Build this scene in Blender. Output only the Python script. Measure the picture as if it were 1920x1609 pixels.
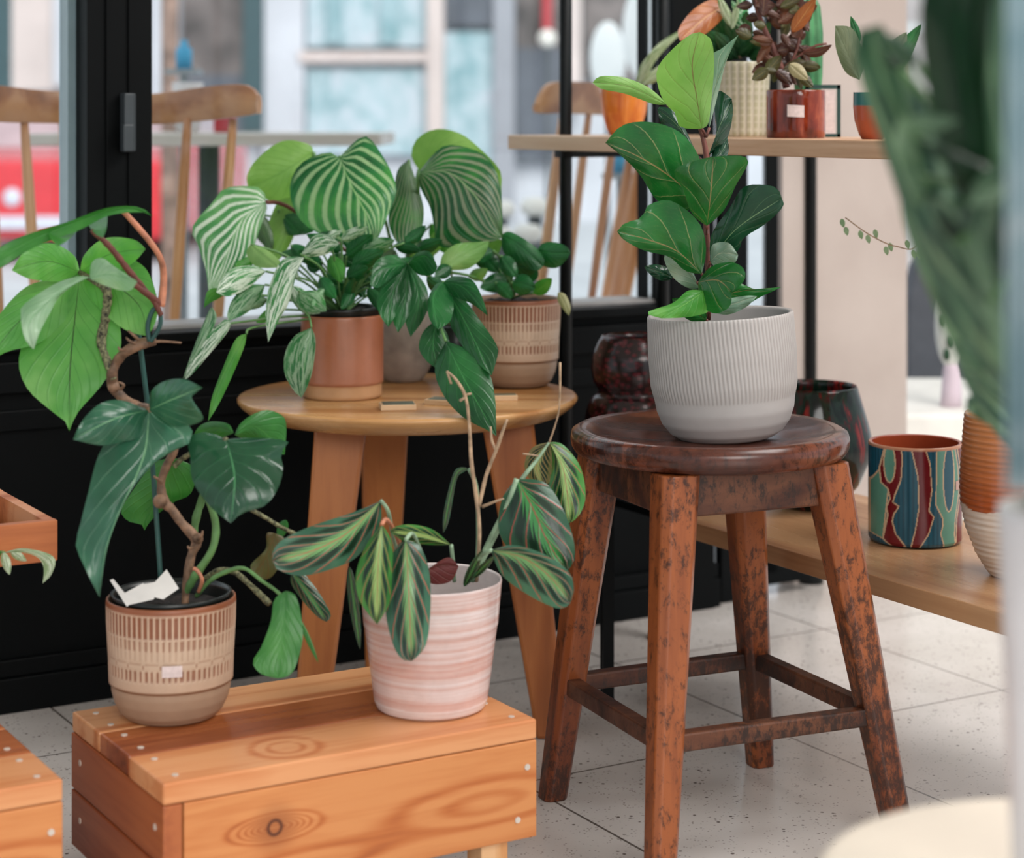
import bpy, math, random
import numpy as np
from mathutils import Vector, Matrix
random.seed(7)
sc = bpy.context.scene
COL = sc.collection
for o in list(bpy.data.objects): bpy.data.objects.remove(o)
# ---------------------------------------------------------------- camera, world, lights, exposure
F, CX, HY, H = 3800.0, 960.0, 220.0, 0.85
cam = bpy.data.cameras.new('camera'); co = bpy.data.objects.new('camera', cam); COL.objects.link(co)
co.location = (0, 0, H); co.rotation_euler = (math.pi/2, 0, 0)
cam.sensor_fit = 'HORIZONTAL'; cam.sensor_width = 36; cam.lens = F/1920*36
cam.shift_y = -(804.5-HY)/1920; cam.clip_start = .05; cam.clip_end = 200
cam.dof.use_dof = True; cam.dof.focus_distance = 2.45; cam.dof.aperture_fstop = 3.9
sc.camera = co
vs = sc.view_settings
vs.view_transform = 'Standard'; vs.look = 'None'; vs.gamma = 1; vs.exposure = 0.22; vs.use_curve_mapping = False
sc.cycles.use_denoising = True
sc.cycles.max_bounces = 7; sc.cycles.transparent_max_bounces = 12
W = bpy.data.worlds.new('sky'); sc.world = W; W.use_nodes = True
nt = W.node_tree; bg = nt.nodes['Background']
tc = nt.nodes.new('ShaderNodeTexCoord'); sp = nt.nodes.new('ShaderNodeSeparateXYZ'); cr = nt.nodes.new('ShaderNodeValToRGB')
nt.links.new(tc.outputs['Generated'], sp.inputs[0]); nt.links.new(sp.outputs['Z'], cr.inputs[0]); nt.links.new(cr.outputs[0], bg.inputs[0])
cr.color_ramp.elements[0].position = 0.0; cr.color_ramp.elements[0].color = (.60, .66, .70, 1)
cr.color_ramp.elements[1].position = .6; cr.color_ramp.elements[1].color = (.86, .94, 1.0, 1)
bg.inputs[1].default_value = 1.02
sl = bpy.data.lights.new('soft_sun', 'SUN'); sl.energy = 2.3; sl.angle = math.radians(35); sl.color = (1, .965, .92)
so = bpy.data.objects.new('soft_sun', sl); COL.objects.link(so)
so.rotation_euler = Vector((-.22, .85, -.48)).to_track_quat('-Z', 'Y').to_euler()

al = bpy.data.lights.new('added_floor_fill', 'AREA'); al.shape = 'RECTANGLE'; al.size = 1.6; al.size_y = 1.6; al.energy = 70; al.color = (1, .97, .95)  # unseen fill lamp, added to lift the floor at the right
ao = bpy.data.objects.new('added_floor_fill', al); COL.objects.link(ao); ao.location = (1.7, 2.1, 2.35); ao.rotation_euler = (0, 0, 0)

# ---------------------------------------------------------------- helpers
def S(h, a=1):
    h = h.lstrip('#'); c = [int(h[i:i+2], 16)/255 for i in (0, 2, 4)]
    return tuple(x/12.92 if x <= .04045 else ((x+.055)/1.055)**2.4 for x in c)+(a,)
def P(x, y, d): return Vector(((x-CX)/F*d, d, H-(y-HY)/F*d))
def dz(y, z): return (H-z)*F/(y-HY)            # depth of the point seen at row y lying at height z
def pz(x, y, z): return P(x, y, dz(y, z))
def tag(o, label=None, cat=None, group=None, kind=None):
    if label: o['label'] = label
    if cat: o['category'] = cat
    if group: o['group'] = group
    if kind: o['kind'] = kind
    return o
def empty(name, loc, label, cat, group=None, rz=0):
    o = bpy.data.objects.new(name, None); COL.objects.link(o); o.empty_display_size = .05
    o.location = loc; o.rotation_euler = (0, 0, rz); return tag(o, label, cat, group)
def wpos(p):
    v = Vector(p.location)
    while p.parent: p = p.parent; v = v+p.location
    return v
class MB:
    """collects shapes, then links them as one mesh; world=True means coordinates are world ones (parent unrotated)"""
    def __init__(s): s.v = []; s.f = []; s.uv = {}; s.mi = []; s.cm = 0; s.col = None
    def add(s, vs_, fs_, uvs=None):
        n = len(s.v); s.v += [Vector(v) for v in vs_]
        for f in fs_: s.f.append([i+n for i in f]); s.mi.append(s.cm)
        if uvs is not None:
            for i, u in enumerate(uvs): s.uv[n+i] = u
        return s
    def box(s, x0, x1, y0, y1, z0, z1, b=0):
        return s.hull8([(x0,y0,z0),(x1,y0,z0),(x1,y1,z0),(x0,y1,z0)], [(x0,y0,z1),(x1,y0,z1),(x1,y1,z1),(x0,y1,z1)], b)
    def hull8(s, lo, hi, b=0):
        import bmesh
        bm = bmesh.new(); vv = [bm.verts.new(p) for p in list(lo)+list(hi)]
        for f in ((3,2,1,0),(4,5,6,7),(0,1,5,4),(1,2,6,5),(2,3,7,6),(3,0,4,7)): bm.faces.new([vv[i] for i in f])
        if b: bmesh.ops.bevel(bm, geom=list(bm.edges), offset=b, segments=2, affect='EDGES', profile=.5)
        bm.verts.index_update(); s.add([v.co.copy() for v in bm.verts], [[v.index for v in f.verts] for f in bm.faces]); bm.free(); return s
    def tube(s, pts, r, n=8, smooth=3, cap=True, bumps=0):
        pts = [Vector(p) for p in pts]; rs = list(r) if hasattr(r, '__len__') else [r]*len(pts)
        if smooth > 1 and len(pts) > 2: pts, rs = catmull(pts, smooth, rs)
        vs_, fs_ = [], []; up = None
        for i, p in enumerate(pts):
            t = (pts[min(i+1, len(pts)-1)]-pts[max(i-1, 0)]).normalized()
            if up is None: up = t.orthogonal().normalized()
            up = (up-t*up.dot(t)).normalized(); w = t.cross(up)
            rr = rs[i]*(1+(bumps*random.uniform(-1, 1) if bumps else 0))
            for k in range(n):
                a = 2*math.pi*k/n; vs_.append(p+(up*math.cos(a)+w*math.sin(a))*rr)
        for i in range(len(pts)-1):
            for k in range(n): fs_.append((i*n+k, i*n+(k+1) % n, (i+1)*n+(k+1) % n, (i+1)*n+k))
        if cap: fs_.append(list(range(n))[::-1]); m = (len(pts)-1)*n; fs_.append([m+k for k in range(n)])
        return s.add(vs_, fs_)
    def prism(s, poly, thick):
        """poly: ordered 3D points of a face, thick: Vector extrusion"""
        n = len(poly); a = [Vector(p) for p in poly]; t = Vector(thick); b = [p+t for p in a]
        s.add(a+b, [list(range(n))[::-1], [n+i for i in range(n)]]+[(i, (i+1) % n, n+(i+1) % n, n+i) for i in range(n)]); return s
    def ball(s, c, r, sx=1, sy=1, sz=1, n=10):
        vs_, fs_ = [], []
        for i in range(n+1):
            a = math.pi*i/n
            for k in range(2*n):
                t = math.pi*k/n; vs_.append(Vector((c[0]+r*sx*math.sin(a)*math.cos(t), c[1]+r*sy*math.sin(a)*math.sin(t), c[2]+r*sz*math.cos(a))))
        for i in range(n):
            for k in range(2*n): fs_.append((i*2*n+k, (i+1)*2*n+k, (i+1)*2*n+(k+1) % (2*n), i*2*n+(k+1) % (2*n)))
        return s.add(vs_, fs_)
    def build(s, name, mat, parent=None, smooth=False, off=None, bevel=0):
        me = bpy.data.meshes.new(name); o = off if off is not None else (wpos(parent) if parent else Vector((0, 0, 0)))
        if off is False: o = Vector((0, 0, 0))
        me.from_pydata([v-o for v in s.v], [], s.f)
        for m in (mat if isinstance(mat, (list, tuple)) else [mat]): me.materials.append(m)
        if s.uv:
            ul = me.uv_layers.new(name='UVMap')
            for l in me.loops:
                ul.data[l.index].uv = s.uv.get(l.vertex_index, (0, 0))
        for i, p in enumerate(me.polygons): p.use_smooth = smooth; p.material_index = s.mi[i]
        me.validate(); me.update()
        ob = bpy.data.objects.new(name, me); COL.objects.link(ob)
        if parent: ob.parent = parent
        if bevel:
            b = ob.modifiers.new('b', 'BEVEL'); b.width = bevel; b.segments = 2; b.limit_method = 'ANGLE'
        if smooth == 'auto':
            pass
        return ob
def catmull(pts, k, rs=None):
    out, ro = [], []
    n = len(pts)
    for i in range(n-1):
        p0, p1, p2, p3 = pts[max(i-1, 0)], pts[i], pts[i+1], pts[min(i+2, n-1)]
        for j in range(k):
            t = j/k; out.append(.5*((2*p1)+(p2-p0)*t+(2*p0-5*p1+4*p2-p3)*t*t+(3*p1-p0-3*p2+p3)*t**3))
            if rs: ro.append(rs[i]*(1-t)+rs[i+1]*t)
    out.append(pts[-1])
    if rs: ro.append(rs[-1]); return out, ro
    return out
def resample(pts, n):
    c = catmull(pts, 8) if len(pts) > 2 else pts
    L = [0]
    for a, b in zip(c, c[1:]): L.append(L[-1]+(b-a).length)
    out = []; j = 0
    for i in range(n):
        t = L[-1]*i/(n-1)
        while j < len(L)-2 and L[j+1] < t: j += 1
        d = L[j+1]-L[j]; out.append(c[j].lerp(c[j+1], (t-L[j])/d if d > 1e-9 else 0))
    return out
def lathe(name, prof, mat, parent, nseg=64, rfn=None, cfn=None, tilt=None, zsub=None):
    """prof: (r, z) list from outer base centre up over the rim and down inside; z relative to the parent"""
    pr = [prof[0]]
    for a, b in zip(prof, prof[1:]):
        k = max(1, int(round(math.hypot(b[0]-a[0], b[1]-a[1])/zsub))) if zsub else 1
        for j in range(1, k+1): pr.append((a[0]+(b[0]-a[0])*j/k, a[1]+(b[1]-a[1])*j/k))
    A = np.arange(nseg)*2*np.pi/nseg
    vs_, fs_, cols = [], [], []
    top = max(range(len(pr)), key=lambda j: pr[j][1]); IO = [.5*j/top if j <= top else .5+.5*(j-top)/(len(pr)-top) for j in range(len(pr))]
    for i, (r, z) in enumerate(pr):
        rr = np.full(nseg, r) if rfn is None else r+rfn(A, z, r, IO[i])
        for k in range(nseg): vs_.append((rr[k]*math.sin(A[k]), -rr[k]*math.cos(A[k]), z))
        if cfn is not None: cols += [tuple(c) for c in cfn(A, z, IO[i])]
    for i in range(len(pr)-1):
        for k in range(nseg): fs_.append((i*nseg+k, i*nseg+(k+1) % nseg, (i+1)*nseg+(k+1) % nseg, (i+1)*nseg+k))
    me = bpy.data.meshes.new(name); me.from_pydata(vs_, [], fs_)
    me.materials.append(mat)
    if cfn is not None:
        ca = me.color_attributes.new('Col', 'FLOAT_COLOR', 'POINT')
        ca.data.foreach_set('color', np.array(cols, dtype=np.float32).ravel())
    for p in me.polygons: p.use_smooth = True
    me.update(); ob = bpy.data.objects.new(name, me); COL.objects.link(ob); ob.parent = parent
    if tilt: ob.rotation_euler = tilt
    return ob

# ---------------------------------------------------------------- node materials
class NT:
    def __init__(s, name):
        s.m = bpy.data.materials.new(name); s.m.use_nodes = True; s.t = s.m.node_tree; s.b = s.t.nodes['Principled BSDF']
    def n(s, typ, ins=None, **kw):
        nd = s.t.nodes.new(typ)
        for k, v in kw.items(): setattr(nd, k, v)
        for k, v in (ins or {}).items():
            if isinstance(v, bpy.types.NodeSocket): s.t.links.new(v, nd.inputs[k])
            else: nd.inputs[k].default_value = v
        return nd
    def math(s, op, a, b=0.0, c=None, clamp=False):
        nd = s.n('ShaderNodeMath', {0: a, 1: b}, operation=op)
        if c is not None: s.n; nd.inputs[2].default_value = c if not isinstance(c, bpy.types.NodeSocket) else 0
        if isinstance(c, bpy.types.NodeSocket): s.t.links.new(c, nd.inputs[2])
        nd.use_clamp = clamp; return nd.outputs[0]
    def ss(s, x, a, b, lo=0.0, hi=1.0):
        nd = s.n('ShaderNodeMapRange', {0: x, 1: a, 2: b, 3: lo, 4: hi}, interpolation_type='SMOOTHSTEP'); return nd.outputs[0]
    def mix(s, f, a, b, mode='MIX'):
        nd = s.n('ShaderNodeMix', data_type='RGBA', blend_type=mode)
        for i, v in ((0, f), (6, a), (7, b)):
            if isinstance(v, bpy.types.NodeSocket): s.t.links.new(v, nd.inputs[i])
            else: nd.inputs[i].default_value = v
        return nd.outputs[2]
    def co(s, which='Object', scale=(1, 1, 1), rot=(0, 0, 0)):
        t = s.n('ShaderNodeTexCoord').outputs[which]
        return s.n('ShaderNodeMapping', {0: t, 2: rot, 3: scale}).outputs[0]
    def noise(s, vec, sc_=5, det=3, rough=.5, dist=0):
        return s.n('ShaderNodeTexNoise', {'Vector': vec, 'Scale': sc_, 'Detail': det, 'Roughness': rough, 'Distortion': dist}).outputs[0]
    def ramp(s, x, *stops):
        nd = s.n('ShaderNodeValToRGB', {0: x}); e = nd.color_ramp.elements
        while len(e) < len(stops): e.new(.5)
        for i, (p, c) in enumerate(stops): e[i].position = p; e[i].color = c
        return nd.outputs[0]
    def out(s, col=None, rough=None, bump=None, bs=.3, bd=.002, spec=None, metal=None, coat=None):
        for k, v in (('Base Color', col), ('Roughness', rough), ('Specular IOR Level', spec), ('Metallic', metal), ('Coat Weight', coat)):
            if v is None: continue
            if isinstance(v, bpy.types.NodeSocket): s.t.links.new(v, s.b.inputs[k])
            else: s.b.inputs[k].default_value = v
        if bump is not None:
            nd = s.n('ShaderNodeBump', {'Strength': bs, 'Distance': bd, 'Height': bump}); s.t.links.new(nd.outputs[0], s.b.inputs['Normal'])
        return s.m
def plain(name, h, rough=.5, var=.08, scale=20, bump=0, **kw):
    m = NT(name); c = S(h) if isinstance(h, str) else h
    n = m.noise(m.co(), scale, 3); d = tuple(x*(1-var*2) for x in c[:3])+(1,); l = tuple(min(1, x*(1+var*1.5)) for x in c[:3])+(1,)
    return m.out(m.ramp(n, (.3, d), (.7, l)), rough, n if bump else None, bump, .002, **kw)
def wood(name, base, dark, light, axis='x', fine=1.0, rough=.38, worn=None, knots=(), contrast=1.0):
    m = NT(name); st = {'x': (1.6, 22, 22), 'y': (22, 1.6, 22), 'z': (22, 22, 1.6)}[axis]
    st = tuple(a*fine for a in st)
    v = m.co('Object', st)
    n1 = m.noise(v, 1.0, 4, .55, .6); n2 = m.noise(v, 4.5, 3, .6, .3)
    h = m.math('MULTIPLY_ADD', n2, .35, m.math('MULTIPLY', n1, .75))
    ringsrc = m.noise(m.co('Object', tuple(a*.16 for a in st)), 1.0, 1, .4, .4)
    if knots:
        t = m.n('ShaderNodeTexCoord').outputs['Object']; acc = ringsrc
        for (kx, ky, kz, amp, wx, wz) in knots:
            d = m.n('ShaderNodeVectorMath', {0: t, 1: (kx, ky, kz)}, operation='SUBTRACT').outputs[0]
            d = m.n('ShaderNodeVectorMath', {0: d, 1: (1/wx, 1/max(wx, .02), 1/wz)}, operation='MULTIPLY').outputs[0]
            L = m.n('ShaderNodeVectorMath', {0: d}, operation='LENGTH').outputs['Value']
            g = m.math('MULTIPLY', m.math('EXPONENT', m.math('MULTIPLY', m.math('MULTIPLY', L, L), -1.0)), amp); acc = m.math('ADD', acc, g)
        ringsrc = acc
    ring = m.math('PINGPONG', m.math('MULTIPLY', ringsrc, 13.0), 1.0)
    ring = m.ss(ring, .0, .8)
    h2 = m.math('MULTIPLY_ADD', ring, .25*contrast, h)
    col = m.ramp(h2, (.36, S(dark)), (.58, S(base)), (.82, S(light)))
    if knots:
        for (kx, ky, kz, amp, wx, wz) in knots:
            if amp > 0.9:
                d = m.n('ShaderNodeVectorMath', {0: t, 1: (kx, ky, kz)}, operation='SUBTRACT').outputs[0]
                L = m.n('ShaderNodeVectorMath', {0: d}, operation='LENGTH').outputs['Value']
                k = m.math('MULTIPLY', m.ss(L, .0105, .0075), m.ss(L, .0045, .0065))
                col = m.mix(k, col, S('#1a0d08')); col = m.mix(m.math('MULTIPLY', m.ss(L, .034, .008), .45), col, S('#7a3d1c'))
    if worn:
        nb = m.noise(m.co('Object', (95, 95, 48)), 1.0, 6, .8, .3); nc = m.noise(m.co('Object', (5, 5, 4)), 1.0, 2)
        k = m.ss(m.math('ADD', nb, m.math('MULTIPLY', nc, .45)), .68, .84)
        col = m.mix(m.math('MULTIPLY', k, .85), col, S(worn))
    return m.out(col, m.ss(h2, .3, .9, rough+.12, rough-.04), h2, .12, .001)
def vcol(name, rough=.35, bump=0, tint=None, var=.05):
    m = NT(name); c = m.n('ShaderNodeVertexColor', layer_name='Col').outputs[0]
    n = m.noise(m.co(), 60, 4, .6)
    c = m.mix(1.0, c, m.ramp(n, (.3, (1-var*2,)*3+(1,)), (.7, (1,)*3+(1,))), 'MULTIPLY')
    return m.out(c, rough, n, bump or .03, .001)
def leafmat(name, kind='plain', base='#2c6b35', dark='#174a25', light='#4f8f45', vein='#9fbf7a', N=6, K=.30, vw=.12, rough=.34, trans=.18, vstr=.6, mid=.035, midc=None, tcol=None):
    m = NT(name)
    uv = m.n('ShaderNodeUVMap', uv_map='UVMap').outputs[0]; sp_ = m.n('ShaderNodeSeparateXYZ', {0: uv})
    sg = m.math('MULTIPLY_ADD', sp_.outputs[0], 2.0, -1.0); s_ = m.math('ABSOLUTE', sg); t_ = sp_.outputs[1]
    nz = m.noise(m.co('Object'), 14, 3, .6); nf = m.noise(m.co('UV', (6, 6, 6)), 3, 3, .6)
    s2 = m.math('POWER', s_, .8)
    q = m.math('MULTIPLY', m.math('SUBTRACT', t_, m.math('MULTIPLY', s2, K)), N)
    q = m.math('ADD', q, m.math('MULTIPLY', m.math('SIGN', sg), .18))
    q = m.math('ADD', q, m.math('MULTIPLY', nf, .12))
    tri = m.math('MULTIPLY', m.math('PINGPONG', m.math('ADD', q, 50.0), .5), 2.0)
    col = m.ramp(nz, (.3, S(dark)), (.5, S(base)), (.72, S(light)))
    hgt = tri
    if kind in ('plain', 'fig'):
        col = m.mix(m.math('MULTIPLY', m.ss(tri, vw, vw*.3), m.math('MULTIPLY', m.ss(s_, 1.0, .75), vstr)), col, S(vein))
        if kind == 'fig':
            q2 = m.math('MULTIPLY', m.math('ADD', s_, m.math('MULTIPLY', t_, .5)), 9.0)
            tr2 = m.math('MULTIPLY', m.math('PINGPONG', m.math('ADD', q2, m.math('MULTIPLY', nf, 1.5)), .5), 2.0)
            col = m.mix(m.math('MULTIPLY', m.ss(tr2, .07, .02), .10), col, S(vein))
    elif kind == 'calathea':
        k = m.math('MULTIPLY', m.ss(tri, .50, .66), m.ss(s_, 1.0, .90))
        k = m.math('MULTIPLY', k, m.ss(nf, .2, .5, .55, 1.0))
        col = m.mix(m.math('MULTIPLY', k, vstr), col, S(vein))
        fine = m.math('MULTIPLY', m.math('PINGPONG', m.math('MULTIPLY', m.math('ADD', q, 50.0), 3.0), .5), 2.0)
        col = m.mix(m.math('MULTIPLY', m.ss(fine, .25, .05), .25), col, S(dark))
    elif kind == 'maranta':
        saw = m.math('FRACT', m.math('ADD', m.math('MULTIPLY', m.math('SUBTRACT', t_, m.math('MULTIPLY', s_, .8)), 9.0), 50.0))
        jag = m.math('ADD', m.math('MULTIPLY', saw, .24), .11)
        patch = m.math('MULTIPLY', m.ss(tri, .25, .55), m.math('MULTIPLY', m.ss(s_, .78, .6), m.ss(s_, .08, .15)))
        col = m.mix(patch, col, S('#0c2a18'))
        cen = m.ss(m.math('SUBTRACT', jag, s_), 0.0, .03)
        cen = m.math('MULTIPLY', cen, m.ss(t_, .98, .85))
        col = m.mix(m.math('MULTIPLY', cen, .95), col, S(light if midc is None else midc))
        col = m.mix(m.math('MULTIPLY', m.ss(tri, .12, .05), m.math('MULTIPLY', m.ss(s_, 1.0, .9), m.ss(s_, .05, .3, .4, 1.0))), col, S(vein))
    elif kind == 'marble':
        st = m.noise(m.co('UV', (9, 2.2, 1)), 1.4, 5, .75, .8)
        k = m.ss(st, .47, .53); col = m.mix(m.math('MULTIPLY', k, vstr), col, S(vein))
    mc = S(midc or vein)
    col = m.mix(m.math('MULTIPLY', m.ss(s_, mid, mid*.4), .9), col, mc if kind != 'maranta' else S(vein))
    m.out(col, rough, m.math('ADD', m.ss(tri, 0, .3), m.math('MULTIPLY', nf, .5)), .35, .0012)
    tr = m.n('ShaderNodeBsdfTranslucent'); tcc = m.mix(1.0, col, S(tcol) if tcol else (1.0, 1.25, .5, 1), 'MULTIPLY' if not tcol else 'MIX')
    m.t.links.new(tcc, tr.inputs[0])
    mx = m.n('ShaderNodeMixShader', {0: trans, 1: m.b.outputs[0], 2: tr.outputs[0]})
    m.t.links.new(mx.outputs[0], m.t.nodes['Material Output'].inputs[0]); return m.m

M = {}
M['black'] = plain('black_metal', '#030506', .5, .1, 8, spec=.12)
M['black2'] = plain('black_frame', '#030506', .6, .1, 6, spec=.12)
M['pole'] = plain('black_tube', '#080d0f', .4, .1, spec=.25)
M['ceil'] = plain('ceiling_white', '#d8d4ce', .8, .03)
M['steel'] = plain('steel', '#b9b4ac', .35, .05, metal=.9)
M['screw'] = plain('screw_zinc', '#c9beb2', .45, .05)
M['latch'] = plain('latch_grey', '#3a4044', .4, .05)
M['soil'] = plain('soil', '#1d1512', .9, .5, 120, .8)
M['nursery'] = plain('nursery_plastic', '#0c1210', .35, .05)
M['white_glaze'] = plain('white_glaze', '#e4dfe0', .22, .03)
M['sticker'] = plain('sticker', '#d8c8c6', .5, .05, 200)
M['stick_pink'] = plain('sticker_pink', '#c9a9a0', .5, .05)
M['pine'] = wood('crate_pine', '#bd7240', '#924822', '#d89e6e', 'x')
M['pine_front'] = wood('crate_front', '#b66834', '#8a3f1a', '#cb8650', 'x', knots=((.118, 0, .137, .95, .035, .010), (.36, 0, .12, .30, .10, .022), (.15, 0, .095, .22, .09, .016)), contrast=.9)
M['pine_top'] = wood('crate_top', '#bf7240', '#974d26', '#d49464', 'x', knots=((.15, .045, .2, .35, .03, .03),))
M['pine_dark'] = wood('crate_plank_stained', '#84401f', '#3f1b0e', '#ad6438', 'x', rough=.28)
M['pine_end'] = wood('crate_end', '#8a4424', '#522310', '#a85e34', 'y')
M['pine_leg'] = wood('crate_leg', '#d99a62', '#b36d3a', '#edbd8c', 'z')
M['table_wood'] = wood('table_oak', '#ab7642', '#80532c', '#c99a66', 'x', .8, .3)
M['table_leg'] = wood('table_leg_oak', '#975426', '#733c18', '#b06c38', 'z', .7, .4)
M['stool_seat'] = wood('stool_seat', '#4f281c', '#2a120b', '#703e2c', 'x', .8, .22, worn='#2a1510')
M['stool_leg'] = wood('stool_leg', '#6e3418', '#421c0c', '#98532a', 'z', .8, .36, worn='#26130b')
M['stool_rung'] = wood('stool_rung', '#472314', '#1e0f0a', '#6a402a', 'x', .8, .42, worn='#1e1410')
M['shelf'] = wood('shelf_pine', '#caa180', '#ac7f5a', '#dcbb9c', 'y', .8, .4)
M['shelf_low'] = wood('shelf_walnut', '#a67a56', '#7a4f30', '#bd936c', 'y', .8, .3)
M['chair'] = wood('chair_ash', '#a86c40', '#84502e', '#c68e5e', 'x', .8, .35)
M['chair_sp'] = wood('chair_spindle', '#be8250', '#985e34', '#d8a06c', 'z', .8, .35)
M['tray'] = wood('tray_wood', '#b5693c', '#8f4a25', '#cf8c60', 'x', .8, .4)
M['cream_top'] = plain('cream_top', '#e9dccb', .4, .04, 8)
M['gravel'] = plain('gravel', '#8f8a86', .8, .5, 180, .8)
M['stem_brown'] = plain('stem_brown', '#7d5f49', .6, .3, 90, .4)
M['stem_fuzzy'] = plain('stem_fuzzy', '#6b6a4c', .7, .6, 260, .6)
M['stem_green'] = plain('stem_green', '#5f8a50', .5, .15, 60)
M['stem_red'] = plain('stem_red', '#6a3a30', .5, .2, 60)
M['stem_pink'] = plain('stem_pink', '#b8775a', .5, .2, 60)
M['stem_dry'] = plain('stem_dry', '#b09478', .7, .2, 90)
M['stem_pale'] = plain('stem_pale', '#8da88a', .5, .15, 60)
M['stake'] = plain('stake', '#1f4a44', .5, .1)
M['paper'] = plain('paper', '#d9d4cf', .7, .05, 30)

# ---------------------------------------------------------------- leaf builder
def leaf(parent, mat, blades, D, e=.010, arch=.0, rip=.0, pet=None, name='leaf', nt_=20, ns=6, label=None):
    """blades: list of (mid, left, right) pixel outlines; D: (depth at the base, depth at the tip)"""
    mb = MB(); d0, d1 = D
    if not isinstance(blades, list): blades = [blades]
    for (mid, L, R) in blades:
        ln = len(mid); bpt, tpt = mid[0], mid[-1]
        def lift(pts, extra=0.0):
            out = []
            ax = Vector((tpt[0]-bpt[0], tpt[1]-bpt[1])); l2 = max(ax.length_squared, 1)
            for p in pts:
                t = max(-.2, min(1.1, (Vector((p[0]-bpt[0], p[1]-bpt[1])).dot(ax))/l2))
                out.append(P(p[0], p[1], d0+(d1-d0)*t+(p[2] if len(p) > 2 else 0)))
            return out
        A = resample(lift(mid), nt_); B = resample(lift([bpt]+list(L)+[tpt]), nt_); C = resample(lift([bpt]+list(R)+[tpt]), nt_)
        ph = random.uniform(0, 6); vs_, fs_, uv = [], [], []
        for i in range(nt_):
            t = i/(nt_-1); arc = arch*math.sin(math.pi*t)
            for k in range(-ns, ns+1):
                s_ = k/ns; E = B[i] if k < 0 else C[i]; a = abs(s_)
                p = A[i].lerp(E, a)
                off = e*a**1.7*math.sin(math.pi*min(1, t*1.15+.02))**.5-arc if t < .87 else e*a**1.7*math.sqrt(max(0, math.sin(math.pi*min(1, t*1.15+.02))))-arc
                off += rip*a*a*math.sin(ph+t*17+(2 if k < 0 else 0))
                off -= .0015*math.exp(-(a*ns)**2)*-1
                q = p*1.0; dv = (p-Vector((0, 0, H))).normalized(); q = p+dv*off
                vs_.append(q); uv.append(((s_+1)/2, t))
        w = 2*ns+1
        for i in range(nt_-1):
            for k in range(w-1): fs_.append((i*w+k, i*w+k+1, (i+1)*w+k+1, (i+1)*w+k))
        mb.add(vs_, fs_, uv)
    lf = mb.build(name, mat, parent, smooth=True)
    if label: lf['label'] = label
    if pet:
        pts, r, pm = pet[:3]; pb = pet[3] if len(pet) > 3 else 0
        MB().tube([P(*p) for p in pts], r, 8, 5 if not pb else 10, bumps=pb).build('petiole', pm, lf, True, off=wpos(parent))
    return lf
def simple(b, t, w, bow=0, sk=0, peak=.42):
    """outline from base, tip, half width px: returns (mid, L, R)"""
    bx, by, tx, ty = b[0], b[1], t[0], t[1]; dx, dy = tx-bx, ty-by; l = math.hypot(dx, dy); nx, ny = -dy/l, dx/l
    m = [(bx, by)]; L = []; R = []
    for f in (.25, .5, .75): m.append((bx+dx*f+nx*bow*math.sin(math.pi*f), by+dy*f+ny*bow*math.sin(math.pi*f)))
    m.append((tx, ty))
    for f in (.06, .2, .4, .6, .8, .93):
        ww = w*(math.sin(math.pi*f**(math.log(.5)/math.log(peak))))**.75; o = bow*math.sin(math.pi*f)
        L.append((bx+dx*f+nx*(o+ww*(1+sk)), by+dy*f+ny*(o+ww*(1+sk)))); R.append((bx+dx*f+nx*(o-ww*(1-sk)), by+dy*f+ny*(o-ww*(1-sk))))
    return (m, L, R)

# ================================================================ SETTING
U = Vector((.8624, .5063, 0)); V = Vector((-.5063, .8624, 0)); ANG = math.atan2(.5063, .8624)
P0 = Vector((-.7318, 2.897, 0))
def u_at(px, v=0):
    r = (px-CX)/F; return (r*(P0.y+v*V.y)-P0.x-v*V.x)/(U.x-r*U.y)
def wallobj(mb, name, mat, parent=None, bevel=0):
    o = mb.build(name, mat, parent, off=False, bevel=bevel)
    if not parent: o.location = P0; o.rotation_euler = (0, 0, ANG)
    return o
# floor: terrazzo tiles laid with the shop front
m = NT('terrazzo'); t = m.co('Object')
n1 = m.noise(t, 3, 3); v1 = m.n('ShaderNodeTexVoronoi', {'Vector': t, 'Scale': 190.0}); v2 = m.n('ShaderNodeTexVoronoi', {'Vector': t, 'Scale': 75.0})
col = m.ramp(n1, (.3, S('#bab3ad')), (.7, S('#dad5d1')))
col = m.mix(m.math('MULTIPLY', m.ss(v1.outputs['Distance'], .30, .18), m.ss(m.noise(t, 60, 2), .46, .56, 0, .6)), col, S('#5f5047'))
col = m.mix(m.math('MULTIPLY', m.ss(v2.outputs['Distance'], .22, .12), m.ss(m.noise(t, 25, 2), .5, .56, 0, .9)), col, S('#4a3c33'))
xyz = m.n('ShaderNodeSeparateXYZ', {0: t})
gu = m.math('ABSOLUTE', m.math('SUBTRACT', m.math('FRACT', m.math('DIVIDE', m.math('ADD', xyz.outputs[0], 41.5-.905+.2075), .415)), .5))
gv = m.math('ABSOLUTE', m.math('SUBTRACT', m.math('FRACT', m.math('DIVIDE', m.math('ADD', xyz.outputs[1], 41.5-2.225+.2075), .415)), .5))
g = m.math('MINIMUM', gu, gv); gm = m.ss(g, .0055, .003)
col = m.mix(m.math('MULTIPLY', gm, .9), col, S('#4a4038'))
M['terrazzo'] = m.out(col, m.ss(n1, .3, .7, .16, .26), gm, -.3, .001, spec=.6)
fl = MB().box(-6, 8, -7.0, 2.869+.06, -.04, 0).build('floor', M['terrazzo'], off=False); fl.rotation_euler = (0, 0, ANG); tag(fl, kind='structure')
m = NT('pavement'); M['pavement'] = m.out(m.ramp(m.noise(m.co(), 2.5, 4), (.3, S('#b7bbbf')), (.7, S('#d0d3d6'))), .6)
pv = MB().box(-14, 14, .13, 19, -.06, -.02); pv = wallobj(pv, 'ground', M['pavement']); tag(pv, kind='structure')
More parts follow.
